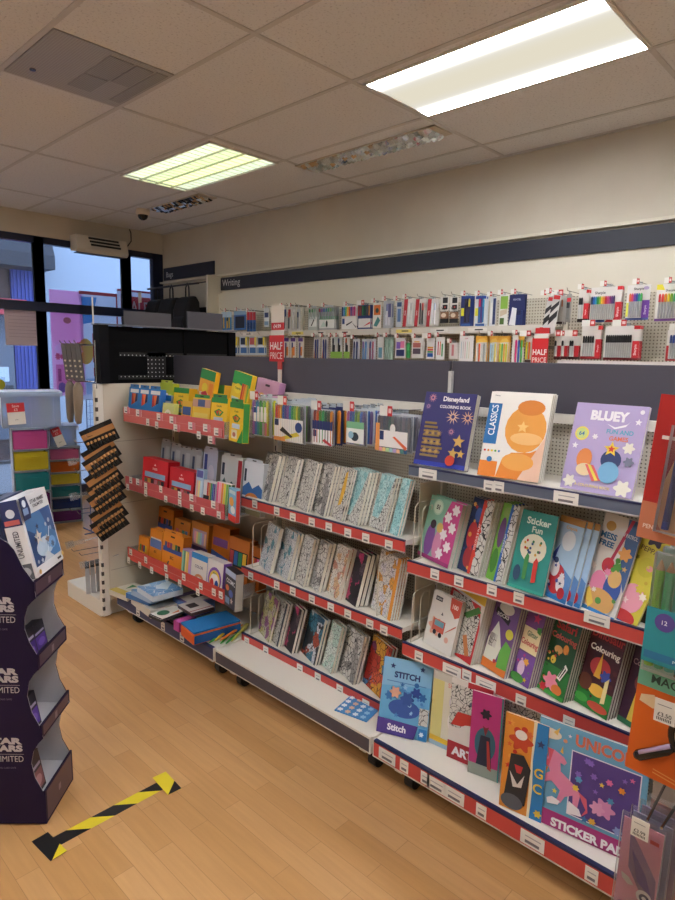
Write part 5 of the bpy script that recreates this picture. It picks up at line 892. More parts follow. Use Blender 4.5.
# lower row
for k, u in enumerate((230.5, 240, 249, 257.5)): wpack(Lr, u, u+7.5, 336, 355, 'blue pen card with yellow edge', 'C8D4DC', [('r', .1, .1, .9, .5, '3A6AA8'), ('r', .72, .4, .95, .95, 'E0CC4A'), ('r', .1, .55, .7, .9, ['1E2430', '22304A', 'C05A5A', '20222C'][k]), ('r', .1, .4, .9, .5, 'E0E4E8')], None, 2, flag=k == 0)
for k, u in enumerate((283.5, 290, 297.5)): wpack(Lr, u, u+5.8, 338, 360, 'orange and white pen pack', 'D8D4CC', [('r', .3, .2, .8, .6, 'D8843A'), ('r', .1, .84, .9, 1, '5A3A80')], (.2, .8, .1, .8, ['3A3A44', 'D8924A', '4A4A80'][k], [['4A3A80'], ['2A3A78'], ['6A5A90']][k]), flag=k == 0)
for k, u in enumerate((313.5, 321.5)): wpack(Lr, u, u+6.5, 337, 361, 'navy and orange pen pack', 'D8D8D6', [('p', [(0, 0), (.5, 0), (.2, .7)], 'E0924A')], (.2, .9, .08, .9, '28347A', ['2A3A80', '5A6AA0']), flag=True)
for k, u in enumerate((330.5, 336, 343.5)): wpack(Lr, u, u+6, 337, 358, 'green-footed white pen card', 'DCDEDA', [('r', 0, 0, 1, .3, '8AB84A'), ('r', .3, .3, .7, .62, BLK)], (.3, .7, .3, .95, '3A3A40', [['20222A'], ['2A3A6A'], ['C8603A']][k]), tagred=(k == 2))
for k, u in enumerate((352.5, 361.5, 368.5)): wpack(Lr, u, u+6.8, 339, 363, 'slim blue ballpoint pack', 'D0D4DA', [('r', .1, 0, .9, .14, ['DCDCDC', '5A9AC8', '4AA0C0'][k])], (.1, .9, .06, .9, ['2A3A6A', '4A7AA8', '8A4A6A'][k], [['20284A', '3A4A80'], ['8A6AA0', '3A7AB0'], ['2A4A8A', 'B8506A']][k]), flag=k == 0)
wpack(Lr, 377, 383, 337, 363, 'white and teal pen pack', 'DADEDC', [('r', .1, 0, .9, .12, '6AAE94'), ('r', .2, .2, .8, .6, '5A8AA0')], None)
wpack(Lr, 384, 393, 337, 363, 'bundle of pale green pencils', '9AB0A4', [('r', 0, 0, 1, .1, '5A9A78')], (.05, .95, .05, .9, '9AB4A8', ['8AA898', 'A8C0B4', '7A9A8C', 'B0C4B8']))
wpack(Lr, 395, 405, 338, 358, 'white and purple gel pen card', 'E2E0E4', [('r', .1, .1, .9, .42, '28306A'), ('r', .1, .46, .5, .8, '7A5AB8'), ('r', .5, .5, .9, .84, 'E07AA0')], None)
wpack(Lr, 406, 410, 343, 358, 'small green glue pack', '2E8A4A', [('r', .2, .5, .8, .9, '4AB068')], None, flag=False)
wpack(Lr, 411.5, 422.5, 338, 358, 'white card of brown highlighters', 'E0DCD8', [('r', .1, .52, .8, .76, 'B0605A'), ('r', .1, .2, .8, .48, '5A4A5A'), ('r', .2, .78, .7, .84, 'E0A04A')], None, 2)
wpack(Lr, 426, 434, 338, 359, 'white card of rainbow page flags', 'E2E0DE', [('r', .15, .5, .85, .58, 'E0A03A'), ('r', .15, .4, .85, .48, 'D8503A'), ('r', .15, .3, .85, .38, '4AA05A'), ('r', .15, .1, .85, .28, '2A62B0')], None, tagred=True)
wpack(Lr, 435.5, 444, 337, 359.5, 'white card with red and green pens', 'E4E2E0', [('r', .2, .2, .32, .8, 'C8404A'), ('r', .44, .2, .56, .8, 'D87A4A'), ('r', .66, .14, .82, .7, '4AA060')], None)
wpack(Lr, 449, 456.5, 343, 359, 'clear pack with pink pen', 'D8D0CC', [('r', .3, .2, .6, .9, 'D0848A')], None, 2)
wpack(Lr, 458.5, 472.5, 336, 364, 'tall white card of fine pens', 'E6E4E2', [('r', .14+.14*k, .2, .17+.14*k, .8, c) for k, c in enumerate(['8AB0C8', 'B0B0B4', 'C890A0', '9AC0A0', 'C8B890'])]+[('t', 'pens', .5, .9, .05, 'C86A7A', .4)], None)
for k, (u, ww) in enumerate(((474.5, 12), (488.5, 8.5), (498, 10))): wpack(Lr, u, u+ww, 336, 364.5, 'orange card of highlighters', 'E2A63A', [('r', .05, .0, .95, .78, 'D8D4CC'), ('p', [(0, .76), (1, .8), (.7, .92), (.3, .9)], 'E8C05A')], (.1, .9, .06, .74, 'same', [['E0DCD4', 'E0663A', 'C8C8C4', '9AA09C'], ['9AC0D8', 'B8D0D8', 'E0D070'], ['D8D84A', '7AB86A', 'E0A04A', 'C8C84A']][k]), 2, flag=k == 1)
wpack(Lr, 511, 523, 335, 365, 'white card of pink and green highlighters', 'E0DCD2', [('r', .5, .6, 1, 1, 'E0AC44')], (.04, .96, .04, .84, 'same', ['E4E0DC', 'D8307A', '3A6AC0', '3EB04A']))
wpack(Lr, 524.5, 530.5, 336, 365, 'yellow and orange highlighter pair', 'C8C4BC', [('r', 0, 0, 1, .18, '3A2A28')], (.05, .95, .2, .8, 'same', ['D8D82E', 'E8702A']), tagred=True)
for k, u in enumerate((553.5, 560.5)): wpack(Lr, u, u+6.5, 336, 359, 'red card with single black marker', 'DDD9D4', [('r', .45, 0, 1, .58, 'B8202C'), ('r', 0, 0, 1, .12, '4A1A1C')], (.05, .45, .12, .8, 'B4B4B2', [BLK]), 2, tagred=(k == 0))
wpack(Lr, 568.5, 578, 336, 359, 'red card with twin black markers', 'DDD9D4', [('r', .5, 0, 1, .58, 'B8202C'), ('r', 0, 0, 1, .1, '4A1A1C')], (.05, .48, .1, .8, 'B4B4B2', [BLK, BLK]), 2, tagred=True)
wpack(Lr, 580, 599.5, 326, 359, 'red and white card of four black markers', 'DEDAD6', SH(0, 0), (.1, .68, .08, .70, 'B0B0AE', [BLK]*5), 2, tagred=True)
wpack(Lr, 603, 638, 326, 360, 'wide red card of twelve black markers', 'DEDAD6', [('r', .8, 0, 1, .56, 'C2202E'), ('r', 0, 0, 1, .07, '7A1620'), ('r', .82, .9, 1, 1, 'D0252E'), ('tv', 'Sharpie', .9, .3, .1, 'F0D8D8', .5)], (.05, .79, .07, .74, 'ABABA9', [BLK]*12), 3, tagred=True)
wpack(Lr, 665, 690, 330, 361, 'red and blue marker card at the right edge', 'DEDAD6', [('r', 0, 0, .1, .5, 'B8202C'), ('r', 0, 0, 1, .08, 'A81C28')], (.12, .8, .06, .84, 'ABABA9', ['28407A', '2A4A9A', 'B8303A', 'C8383A', '3A3A40', '3A3A40']), 1, tagred=True)
kinds = {}
for e, row, desc, k, deep, i in WP:
    L_ = kinds.setdefault((row, desc), [])
    if i not in L_: L_.append(i)
for e, row, desc, k, deep, i in WP:
    L_ = kinds[(row, desc)]; l = desc
    if len(L_) > 1: l += ', %s of %s' % (ORD[L_.index(i)], ['two', 'three', 'four', 'five'][len(L_)-2])
    if k: l += ', %s front one' % ('behind' if k == 1 else 'furthest behind')
    l += ', %s pen-wall row' % row
    tag(e, l, e['category'], e['group'])
# half price signs
t = thing('price_sign', 'red and white HALF PRICE sign standing on the shelf joint', 'sign', (GX-.02, 2.30, -.165))
b = MB(); b.box(-.003, -.012, -.03, .003, .012, .15, mat('D8D2C8', .4)); b.box(-.0035, -.013, .105, .0035, .013, .15, RED); b.build('post', t)
b = MB(); b.T = Matrix.Translation((-.004, .075, .143)) @ frame(0).to_4x4()
b.box(0, 0, -.003, .105, .125, 0, mat('C8262C', .4)); b.box(.01, .125, -.003, .105, .15, 0, mat('E0DCD6', .4)); b.box(.015, .15, -.003, .105, .185, 0, mat('C42A30', .4)); b.box(.015, .185, -.003, .105, .265, 0, mat('DCD6CC', .4))
b.text('HALF', .052, .075, .0008, .036, mat('F0ECEA', .5), .09, 0, .02); b.text('PRICE', .052, .028, .0008, .032, mat('F0E4E2', .5), .09, 0, .0); b.text('£4.99', .058, .168, .0008, .018, mat('F0ECEA', .5), .07)
b.build('sign_board', t)
p = onx(531, 362, 3.5); q = onx(549, 334, 3.5)
b = MB(); w = p.y-q.y; h = q.z-p.z
b.box(0, -.02, -.003, w, h*.85, 0, mat('C8262C', .4)); b.box(.01, h*.85, -.003, w, h*1.02, 0, mat('E0DCD6', .4)); b.box(.015, h*1.02, -.003, w, h*1.22, 0, mat('C42A30', .4)); b.box(w*.4, h*1.22, -.003, w*.6, h*1.24, 0, mat('C42A30', .4))
b.text('HALF', w*.5, h*.36, .0012, h*.2, mat('F0ECEA', .5), w*.86, 0, .02); b.text('PRICE', w*.5, h*.08, .0012, h*.18, mat('F0E4E2', .5), w*.86, 0, .0); b.box(w*.3, .08, -.29, w*.36, .1, -.003, STEEL)
o_ = b.build('price_sign'); place(o_, (3.5, p.y, p.z), frame(0)); tag(o_, 'red HALF PRICE sign hanging in front of the pen wall', 'sign')

# ---- bags corner
b = MB(); b.tube([(3.62, 5.40, .71), (3.62, 6.38, .71)], .01, mat('2A2A2E', .4), 8)
for y in (5.45, 5.9, 6.33): b.tube([(3.62, y, .71), (3.86, y, .765)], .006, mat('2A2A2E', .4), 6)
tag(b.build('hanging_rail'), 'dark rail for bags under the Bags sign', 'rail')
for k, y in enumerate((6.18, 5.90, 5.60)):
    t = thing('backpack', ['black backpack hanging left on the bag rail by the window', 'black backpack in the middle of the bag rail', 'black backpack hanging right on the bag rail'][k], 'bag', (3.62, y, .15), 'backpacks on the rail')
    b = MB(); pr = [(-.09, 0), (-.11, .08), (-.10, .3), (-.06, .42), (.03, .45), (.07, .38), (.08, .0)]
    b.prism(pr, lambda q, yy: (q[0], yy, q[1]), -.13, .13, mat('0D0D10', .75)); b.build('body', t, bevel=.03)
    b = MB(); b.prism([(-.13, .04), (-.14, .08), (-.13, .2), (-.10, .24), (-.10, .04)], lambda q, yy: (q[0], yy, q[1]), -.1, .1, mat('131318', .7)); b.build('front_pocket', t, bevel=.012)
    b = MB(); b.tube([(0, -.03, .44), (0, -.028, .53), (0, 0, .572), (0, .028, .53), (0, .03, .44)], .007, mat('101014', .7), 8); b.build('handle', t, smooth=True)
b = MB(); b.box(-.004, -.03, 0, 0, .03, .11, TICKET); o_ = b.build('price_card'); place(o_, (3.48, 6.30, .55)); tag(o_, 'curled white price card hanging beside the black bags', 'price card')
b = MB(); b.box(-.01, -.48, 0, .02, .48, 1.05, mat('0A0A0D', .8)); o_ = b.build('dark_panel'); place(o_, (3.84, 5.91, -.55)); tag(o_, 'dark backing panel below the hanging bags', 'panel')

# ================================================================ STORAGE TOWERS
def tower(label, x, y, rot, W, D, cols, dh, grp):
    t = thing('storage_tower', label, 'drawer tower', (x, y, ZF), grp); t.rotation_euler = (0, 0, math.radians(rot))
    z = 0
    f = MB()
    for k, c in enumerate(cols):
        f.box(-W/2, 0, z+.0, W/2, D, z+.014, FROST); f.box(-W/2, 0, z, -W/2+.006, D, z+dh, FROST); f.box(W/2-.006, 0, z, W/2, D, z+dh, FROST); f.box(-W/2, D-.006, z, W/2, D, z+dh, FROST)
        z += dh
    f.box(-W/2-.004, -.004, z, W/2+.004, D+.004, z+.018, FROST); f.build('frame', t)
    for k, c in enumerate(cols):
        zz = k*dh; m = clear_mat('tinted_plastic_'+c, c, .66, .25)
        d = MB(); d.box(-W/2+.012, .004, zz+.018, W/2-.012, .010, zz+dh-.010, m); d.box(-W/2+.012, .010, zz+.018, -W/2+.016, D-.02, zz+dh-.03, m); d.box(W/2-.016, .010, zz+.018, W/2-.012, D-.02, zz+dh-.03, m)
        d.box(-W/2+.012, .01, zz+.016, W/2-.012, D-.02, zz+.020, m); d.box(-W/2+.012, D-.024, zz+.018, W/2-.012, D-.02, zz+dh-.03, m); dd = d.build('drawer', t)
        g = MB(); g.box(-W*.22, -.008, zz+dh*.62, W*.22, .004, zz+dh*.74, m); g.build('handle', dd)
    return t, z+.018
tA, zA = tower('taller storage tower of pink, yellow, teal and purple drawers', 1.915, 5.30, -16, .275, .36, ['2E5A9A', '6A2A6A', '1E8A96', 'D0C232', 'D45AA8'], .176, None)
tB, zB = tower('shorter storage tower with six narrow drawers, pink at the top', 2.262, 5.48, -16, .255, .34, ['6A2E7A', '1E3A7A', '1A7A86', 'D8C83A', 'D8702A', 'E07AB0'], .112, None)
def tub(label, x, y, z, rot, W, D, Hh):
    t = thing('storage_box', label, 'storage box', (x, y, z), None); t.rotation_euler = (0, 0, math.radians(rot)); b = MB(); k = .02
    for s in (0, 1):
        b.box(-W/2+k, 0+k if s == 0 else D-k, 0, W/2-k, .004+k if s == 0 else D-k+.004, Hh, FROST); xx = -W/2+k if s == 0 else W/2-k; b.box(xx-.002, k, 0, xx+.002, D-k, Hh, FROST)
    b.box(-W/2+k, k, 0, W/2-k, D-k, .004, FROST)
    for x_ in (-.18, .0, .18): b.box(x_*W*2-.004, k-.004, .01, x_*W*2+.004, k, Hh-.02, FROST)
    b.build('tub', t); b = MB(); b.box(-W/2, 0, Hh, W/2, D, Hh+.022, FROST); b.box(-W/2, -.002, Hh-.02, W/2, .002, Hh+.01, FROST); b.build('lid', t)
tub('big clear storage box on top of the taller drawer tower', 1.93, 5.28, zA+ZF, -16, .47, .38, .27)
tub('small clear storage box on top of the shorter drawer tower', 2.262, 5.49, zB+ZF, -16, .255, .33, .16)
def card(label, u, v, Y, w, h, roll, red):
    p = ony(u, v, Y); b = MB(); b.box(-w/2, -h, -.001, w/2, 0, 0, TICKET); b.box(-w/2, -h*red, 0, w/2, 0, .0006, mat('C8303A', .5)); b.text('Save', 0, -h*.14, .0012, h*.12, 'F0E0E0', w*.6); b.text('£5', 0, -h*.31, .0012, h*.12, 'F0E0E0', w*.4); b.text('price', 0, -h*.78, .0012, h*.06, '6A6A70', w*.6)
    o_ = b.build('price_card'); place(o_, p, frame(74, 0, roll)); tag(o_, label, 'price card')
card('red and white price card on the big clear storage box', 15, 403, 5.20, .125, .17, -3, .42)
card('tilted red and white price card on the small clear storage box', 54, 428, 5.38, .075, .17, -20, .42)
# wire grid beside towers
b = MB(); p = ony(69, 452, 5.0)
for k in range(6): b.tube([(2.28+.03*k, 5.05, -.82), (2.28+.03*k, 5.05, -.38)], .002, mat('3A4A7A', .4), 5)
for k in range(9): b.tube([(2.28, 5.05, -.82+.055*k), (2.43, 5.05, -.82+.055*k)], .002, mat('3A4A7A', .4), 5)
for x in (2.28, 2.43): b.tube([(x, 5.05, -1.51), (x, 5.05, -.38)], .004, mat('3A4A7A', .4), 6)
b.tube([(2.2, 5.0, -1.503), (2.5, 5.0, -1.503)], .006, mat('3A4A7A', .4), 6); b.tube([(2.28, 4.9, -1.503), (2.28, 5.2, -1.503)], .006, mat('3A4A7A', .4), 6)
tag(b.build('wire_grid_stand'), 'blue wire grid stand behind the hanging pouches', 'stand')

# ================================================================ CARDBOARD DISPLAY
P0 = Vector((.672, 1.910, ZF)); rz = math.radians(-45)          # local x = towards the shelves along the side panel, y = across the front
td = thing('display_stand', 'dark purple cardboard display stand with STAR WARS lettering at the left edge', 'display stand', P0); td.rotation_euler = (0, 0, rz)
DP = noise_mat('purple_card', '170E30', '1E143C', 2, .55); DP.node_tree.nodes['Principled BSDF'].inputs['Specular IOR Level'].default_value = .25; INN = mat('B8B6BC', .6); FW, DD = .213, .30
prof = [(-.30, -.50), (-.16, -.515), (-.087, -.557), (-.068, -.569), (-.05, -.591), (-.025, -.649), (.003, -.691), (.008, -.744), (-.006, -.757), (-.018, -.771), (-.029, -.806), (-.031, -.845), (-.019, -.887), (.001, -.926), (.005, -.976), (-.010, -.992), (-.026, -1.016), (-.035, -1.066), (-.024, -1.12), (-.002, -1.167), (.008, -1.208), (-.008, -1.225), (-.025, -1.253), (-.034, -1.295), (-.025, -1.346), (-.001, -1.396), (.004, -1.505), (-.30, -1.505)]
prof = [(x, z+H) for x, z in prof]
def side_panel(y0, y1, m): b = MB(); b.prism(prof, lambda q, y: (q[0], y, q[1]), y0, y1, m); return b
s = side_panel(0, .004, DP).build('side_panel', td)
b = MB(); b.prism(prof, lambda q, y: (q[0], y, q[1]), .0041, .006, INN); b.build('inner_lining', s)
for k, z in enumerate((-.74, -.971, -1.205)):
    b = MB(); b.T = Matrix.Translation((-.116, -.0004, z+H)) @ Matrix(((1, 0, 0), (0, 0, -1), (0, 1, 0))).to_4x4(); g = mat('B9B4B8', .5)
    b.text('STAR', -.0, -.011, 0, .023, g, .118, 0, .06, 1.7); b.text('WARS', -.0, -.036, 0, .023, g, .118, 0, .06, 1.7); b.poly([(-.068, -.0555, 0), (.062, -.0555, 0), (.062, -.0565, 0), (-.068, -.0565, 0)], g); b.text('UNLIMITED', 0, -.072, 0, .020, g, .12, 0, 0); b.text('TRADING CARD GAME', .0, -.103, 0, .006, mat('6A6478', .5), .07, 0, 0)
    b.build('lettering', s)
s2_ = side_panel(FW-.004, FW, DP).build('side_panel', td)
b = MB(); b.prism(prof, lambda q, y: (q[0], y, q[1]), FW-.006, FW-.0041, INN); b.build('inner_lining', s2_)
b = MB(); b.box(-.30, .004, .005, -.296, FW-.004, 1.01, DP); b.build('back_panel', td)
for (zt, zb) in ((-.691, -.745), (-.926, -.977), (-1.162, -1.209), (-1.390, -1.505)):
    fl = -.701 if zb == -.745 else (zb if zb > -1.4 else -1.43)
    b = MB(); b.box(-.295, .006, fl+H, .0, FW-.006, fl+H+.004, INN); tr = b.build('tray', td)
    b = MB(); b.box(.0, .0, zb+H, .006, FW, zt+H, DP); b.box(.0061, .01, zb+H+.008, .0066, FW-.01, zt+H-.006, mat('4A3844', .35)); b.box(.0066, FW*.45, (zt+zb)/2+H-.012, .007, FW*.53, (zt+zb)/2+H+.010, mat('8A7C84', .4)); b.build('lip', tr)
# contents
Mz = Matrix.Rotation(rz, 3, 'Z')
def dloc(x, y, z): return P0+Mz @ Vector((x, y, z+H-(0)))
fr = frame(135, 24)
e = thing('game_box', 'white and blue game box leaning on top of the purple display', 'game box', dloc(-.008, .006, -.728-ZF-H+0) if False else (P0+Mz @ Vector((.014, .010, -.682+H))), None, frame(135, 12))
w, h, d = .19, .25, .058
b = MB(); b.box(0, 0, -d, w, h, 0, mat('E2E4EA', .3))
deco(b, w, h, [('r', .06, .12, .97, .76, '4A7AB0'), ('p', [(.06, .12), (.4, .12), (.3, .5), (.06, .6)], '2A4A7E'), ('p', [(.6, .76), (.97, .76), (.97, .4), (.75, .5)], '34568E'), ('e', .5, .3, .3, .12, 'B8CCE0'), ('p', [(.52, .2), (.54, .2), (.78, .5), (.76, .51)], 'DDEBFA'), ('s', .35, .45, .14, 'D8D0C8'), ('s', .62, .36, .1, '8A7A78'), ('e', .75, .3, .12, .08, '7AA8D8'), ('p', [(.3, .12), (.7, .12), (.5, .24)], 'C8D0DA'), ('t', 'STAR WARS', .6, .9, .05, '22283C', .56), ('t', 'UNLIMITED', .6, .84, .04, '22283C', .5), *busy(16, .12, .9, .16, .6, ['5A6A8A', 'C8D4E2', '2E3A5A', '8AA8CC', 'A8B4C4'], .05), ('p', [(0, .72), (.24, .72), (.28, .82), (.22, 1), (0, 1)], '22305E'), ('c', .12, .92, .06, 'DCE4EE'), ('r', .04, .78, .2, .86, '7A94C0'), ('r', .72, .05, .86, .08, '2A2A34'), ('c', .07, .06, .04, 'D8B06A'), ('c', .93, .09, .04, 'D8B06A')])
b.T = Matrix(((0, 0, -1, -.0004), (0, 1, 0, 0), (1, 0, 0, -d), (0, 0, 0, 1)))
deco(b, d, h, [('r', 0, .68, 1, 1, '2A3A6E'), ('c', .5, .84, .24, 'D0D8E4'), ('tv', 'UNLIMITED', .5, .45, .3, '4A5060', .34), ('r', .1, .0, .9, .2, '5A5E68'), ('e', .5, .1, .3, .06, 'B0B4BC'), ('r', .1, .70, .9, .76, 'C86A6A')], 0, .0004)
b.build('box', e)
e2 = thing('game_box', 'second game box tucked behind the white and blue one', 'game box', P0+Mz @ Vector((-.056, .006, -.694+H)), None, frame(135, 12)); b = MB(); b.box(0, 0, -.05, w, h, 0, mat('3A4668', .35)); deco(b, w, h, [('r', .06, .1, .94, .9, '5A6A98')]); b.build('box', e2)
k = 0
for (z, x, y, hh, c, c2) in ((-.973, -.03, .012, .11, '15121E', '4A2E7A'), (-.973, -.04, .10, .09, '17141F', '5A3A8E'), (-.973, -.15, .05, .13, '15121E', '3A2A5E'), (-1.205, -.034, .012, .115, '15121E', '5A3A9A'), (-1.205, -.14, .03, .125, '181420', '4A3080'), (-1.426, -.03, .012, .13, '2A1A22', '8A5A5A'), (-1.426, -.13, .03, .14, '1E1622', '4A3A6A')):
    b = MB(); b.box(0, 0, -.035, .075, hh, 0, mat(c, .35)); deco(b, .075, hh, [('r', .06, .08, .94, .55, c2), ('r', .1, .62, .9, .7, 'A8A0B4'), ('e', .5, .3, .3, .14, 'B88A8A' if k > 4 else '7A5AB8')])
    b.T = Matrix(((0, 0, -1, -.0004), (0, 1, 0, 0), (1, 0, 0, -.035), (0, 0, 0, 1))); deco(b, .035, hh, [('r', .1, .1, .9, .5, c2)], 0, .0004)
    o_ = b.build('card_box'); place(o_, P0+Mz @ Vector((x, y, z+H+.001)), frame(135, 10)); tag(o_, '%s small card box in the purple display, counted from the top tray down' % ORD[k], 'card box', 'card boxes in the display'); k += 1

# ================================================================ FLOOR TAPE
A = Vector((.655, 1.815)); B_ = Vector((1.045, 1.815)); L_ = (B_-A).length
t = thing('hazard_tape', 'yellow and black hazard tape strip stuck to the wooden floor', 'floor tape', (A.x, A.y, ZF)); ang = math.atan2((B_-A).y, (B_-A).x); t.rotation_euler = (0, 0, ang)
YL, BK = mat('D9C52A', .4), mat('1A1A1C', .4); b = MB()
x = 0; seg = [.0, .085, .165, .245, .335, L_]; cols = [BK, YL, BK, YL, BK]
for i in range(5):
    sk = .03; x0, x1 = seg[i], seg[i+1]
    b.add([(x0+(sk if i else 0), -.024, .0008), (x1+(sk if i < 4 else 0), -.024, .0008), (x1-(sk if i < 4 else 0), .024, .0008), (x0-(sk if i else 0), .024, .0008), (x0, -.024, 0)], [(0, 1, 2, 3)], cols[i])
b.build('strip', t)
for (xx, c1, c2, a0) in ((-.01, BK, YL, 5), (L_+.01, YL, BK, -4)):
    b = MB(); b.T = Matrix.Translation((xx, 0, 0)) @ Matrix.Rotation(math.radians(a0), 4, 'Z')
    b.poly([(-.026, -.065, .0016), (.026, -.065, .0016), (.026, .055, .0016), (-.026, .055, .0016)], c1); b.poly([(-.026, -.064, .002), (.026, -.064, .002), (.026, -.012, .002)] if a0 < 0 else [(.026, -.064, .002), (.026, -.02, .002), (-.02, -.064, .002)], c2); b.build('end_patch', t)

# ================================================================ RIGHT-HAND HANGING RACK
SX = 1.32
t = thing('slat_rack', 'grey slatted panel stand at the right edge holding the large hanging packs', 'display rack', (SX, 0, ZF))
b = MB(); sm = mat('9A9690', .35, .3); b.box(0, -.62, .05, .03, .325, o(-.22), mat('6A6864', .5))
z = .06
while z < o(-.24): b.box(-.012, -.62, z, 0, .325, z+.078, sm); b.box(-.004, -.62, z+.078, 0, .325, z+.09, mat('2A2A2A', .5)); z += .09
b.build('slat_panel', t)
b = MB(); b.box(-.16, -.62, 0, .16, .30, .05, mat('6A6864', .5)); b.build('base', t)
for (z, y) in ((-.03, .27), (-.33, .26), (-.515, .25), (-.80, .27)):
    if z < -.2:
        b = MB(); b.tube([(-.012, y+.02, o(z)), (-.20, y+.012, o(z)-.01)], .0026, STEEL, 7); b.tube([(-.012, y-.02, o(z)), (-.20, y-.012, o(z)-.01)], .0026, STEEL, 7); b.box(-.014, y-.045, o(z)-.03, -.008, y+.045, o(z)+.03, mat('3E4654', .3)); b.build('peg_hook', t)
b = MB(); b.tube([(0, .27, o(-.22)), (0, .27, o(-.02))], .006, STEEL, 8); b.tube([(0, .27, o(-.03)), (-.20, .27, o(-.03))], .004, STEEL, 7); b.build('top_arm', t)
def tagprice(parent, x, y, z, s, txt):
    b = MB(); b.box(-.0008, -s*.5, -s*.62, 0, s*.5, s*.62, TICKET); b.T = Matrix.Translation((-.001, 0, 0)) @ frame(0).to_4x4()
    b.text(txt, 0, -s*.18, .0004, s*.22, INK, s*.7)
    for k in range(9): b.poly([(-s*.36+s*.08*k, -s*.5, .0004), (-s*.32+s*.08*k, -s*.5, .0004), (-s*.32+s*.08*k, -s*.34, .0004), (-s*.36+s*.08*k, -s*.34, .0004)], INK)
    b.poly([(-s*.36, s*.3, .0004), (s*.3, s*.3, .0004), (s*.3, s*.34, .0004), (-s*.36, s*.34, .0004)], '8A8A90'); b.T = None
    return b.build('price_tag', parent, (x, y, z))
# pencil set on red card
a = onx(636, 536, 1.15)
e = thing('pencil_set', 'red card with navy pencil, topmost hanging pack at the right edge', 'pencil pack', (1.15, a.y, a.z), None, frame(0, 3, 3.5))
b = MB(); w, h = .14, .255; b.box(0, 0, -.002, w, h, 0, mat('B3201F', .4)); deco(b, w, h, [('r', 0, 0, 1, .26, 'C87A58'), ('p', [(.22, .12), (.30, .06), (1, .03), (1, .80), (.42, .80), (.34, .68), (.20, .40)], 'E3B27E'), ('c', .46, .86, .11, 'B86AC0'), ('c', .46, .86, .08, 'D0A0D8'), ('t', 'PEN', .12, .09, .03, 'F0DCD0', .12), ('r', .1, .70, 1, .725, 'E8DCD4')])
b.build('card', e)
for k in range(2):
    b = MB(); b.T = Matrix.Translation((-.046, 0, 0)); b.tube([(.092+.034*k, .04, .008), (.094+.034*k, .16, .008)], .0062, mat(['2E2C7A', 'B83038'][k], .3), 10); b.tube([(.094+.034*k, .16, .008), (.0942+.034*k, .172, .008)], .0066, STEEL, 10); b.tube([(.0942+.034*k, .172, .008), (.0945+.034*k, .20, .008)], .006, mat('B83A40', .4), 10); b.tube([(.0916+.034*k, .026, .008), (.092+.034*k, .04, .008)], [.0062, .0062], mat('2A3A9A', .3), 10); b.build('pencil', e)
b = MB(); b.box(.03, .02, .0004, w-.002, h-.05, .018, CLEAR2); b.build('blister', e)
# colouring pencils in mint wallets
for k in range(4):
    a = onx(643, 666, 1.15)
    e = thing('pencil_wallet', 'teal and clear wallet of coloured pencils at the right edge, %s' % ['frontmost', 'second behind', 'third behind', 'fourth behind'][k], 'pencil pack', (1.15+.03*k, a.y-.004*k, a.z+.004*k), 'teal pencil wallets', frame(0, 2, 1))
    b = MB(); w, h = .15, .215; b.box(0, 0, -.001, w, h, 0, mat('C8E8D8', .4)); b.build('backing', e)
    if k == 0:
        for j, c in enumerate(['A8E05A', '72D8A0', '62C8B0', '3E9AA8', '3A7AB8', '6A6AC0', 'A86AB8', 'D86A8A']):
            b = MB(); x = .010+.0165*j; b.tube([(x, .01, .007), (x, .185, .007)], .0078, c, 8); b.tube([(x, .185, .007), (x, .202, .007)], [.0078, .0014], mat('D8B890', .6), 7); b.build('pencil', e)
        b = MB(); b.box(-.001, .018, .0152, w, .118, .0162, mat('2A96A4', .35)); b.T = Matrix.Translation((0, .018, .0162)); deco(b, w, .1, [('c', .2, .78, .11, '5A4A9A'), ('c', .92, .98, .26, '4A5AA8'), ('c', .92, .98, .19, 'B8DCE8'), ('c', .92, .98, .13, '4A8AC8'), ('t', 'colour', .66, .56, .16, 'D8F0EE', .5), ('t', '12', .2, .78, .08, 'F0F0F8', .1), ('r', .02, .08, .98, .22, '2A7AA8'), ('t', 'pencils', .4, .15, .07, 'E0F0F4', .5)]+[('r', .5, .26+.05*i, .96, .275+.05*i, '7AC8CC') for i in range(3)]); b.build('sleeve', e)
        tagprice(e, .135, .17, .02, .03, '')if False else None
    b = MB(); b.box(0, 0, .0004, w, h, .0150, CLEAR2); b.build('wallet', e)
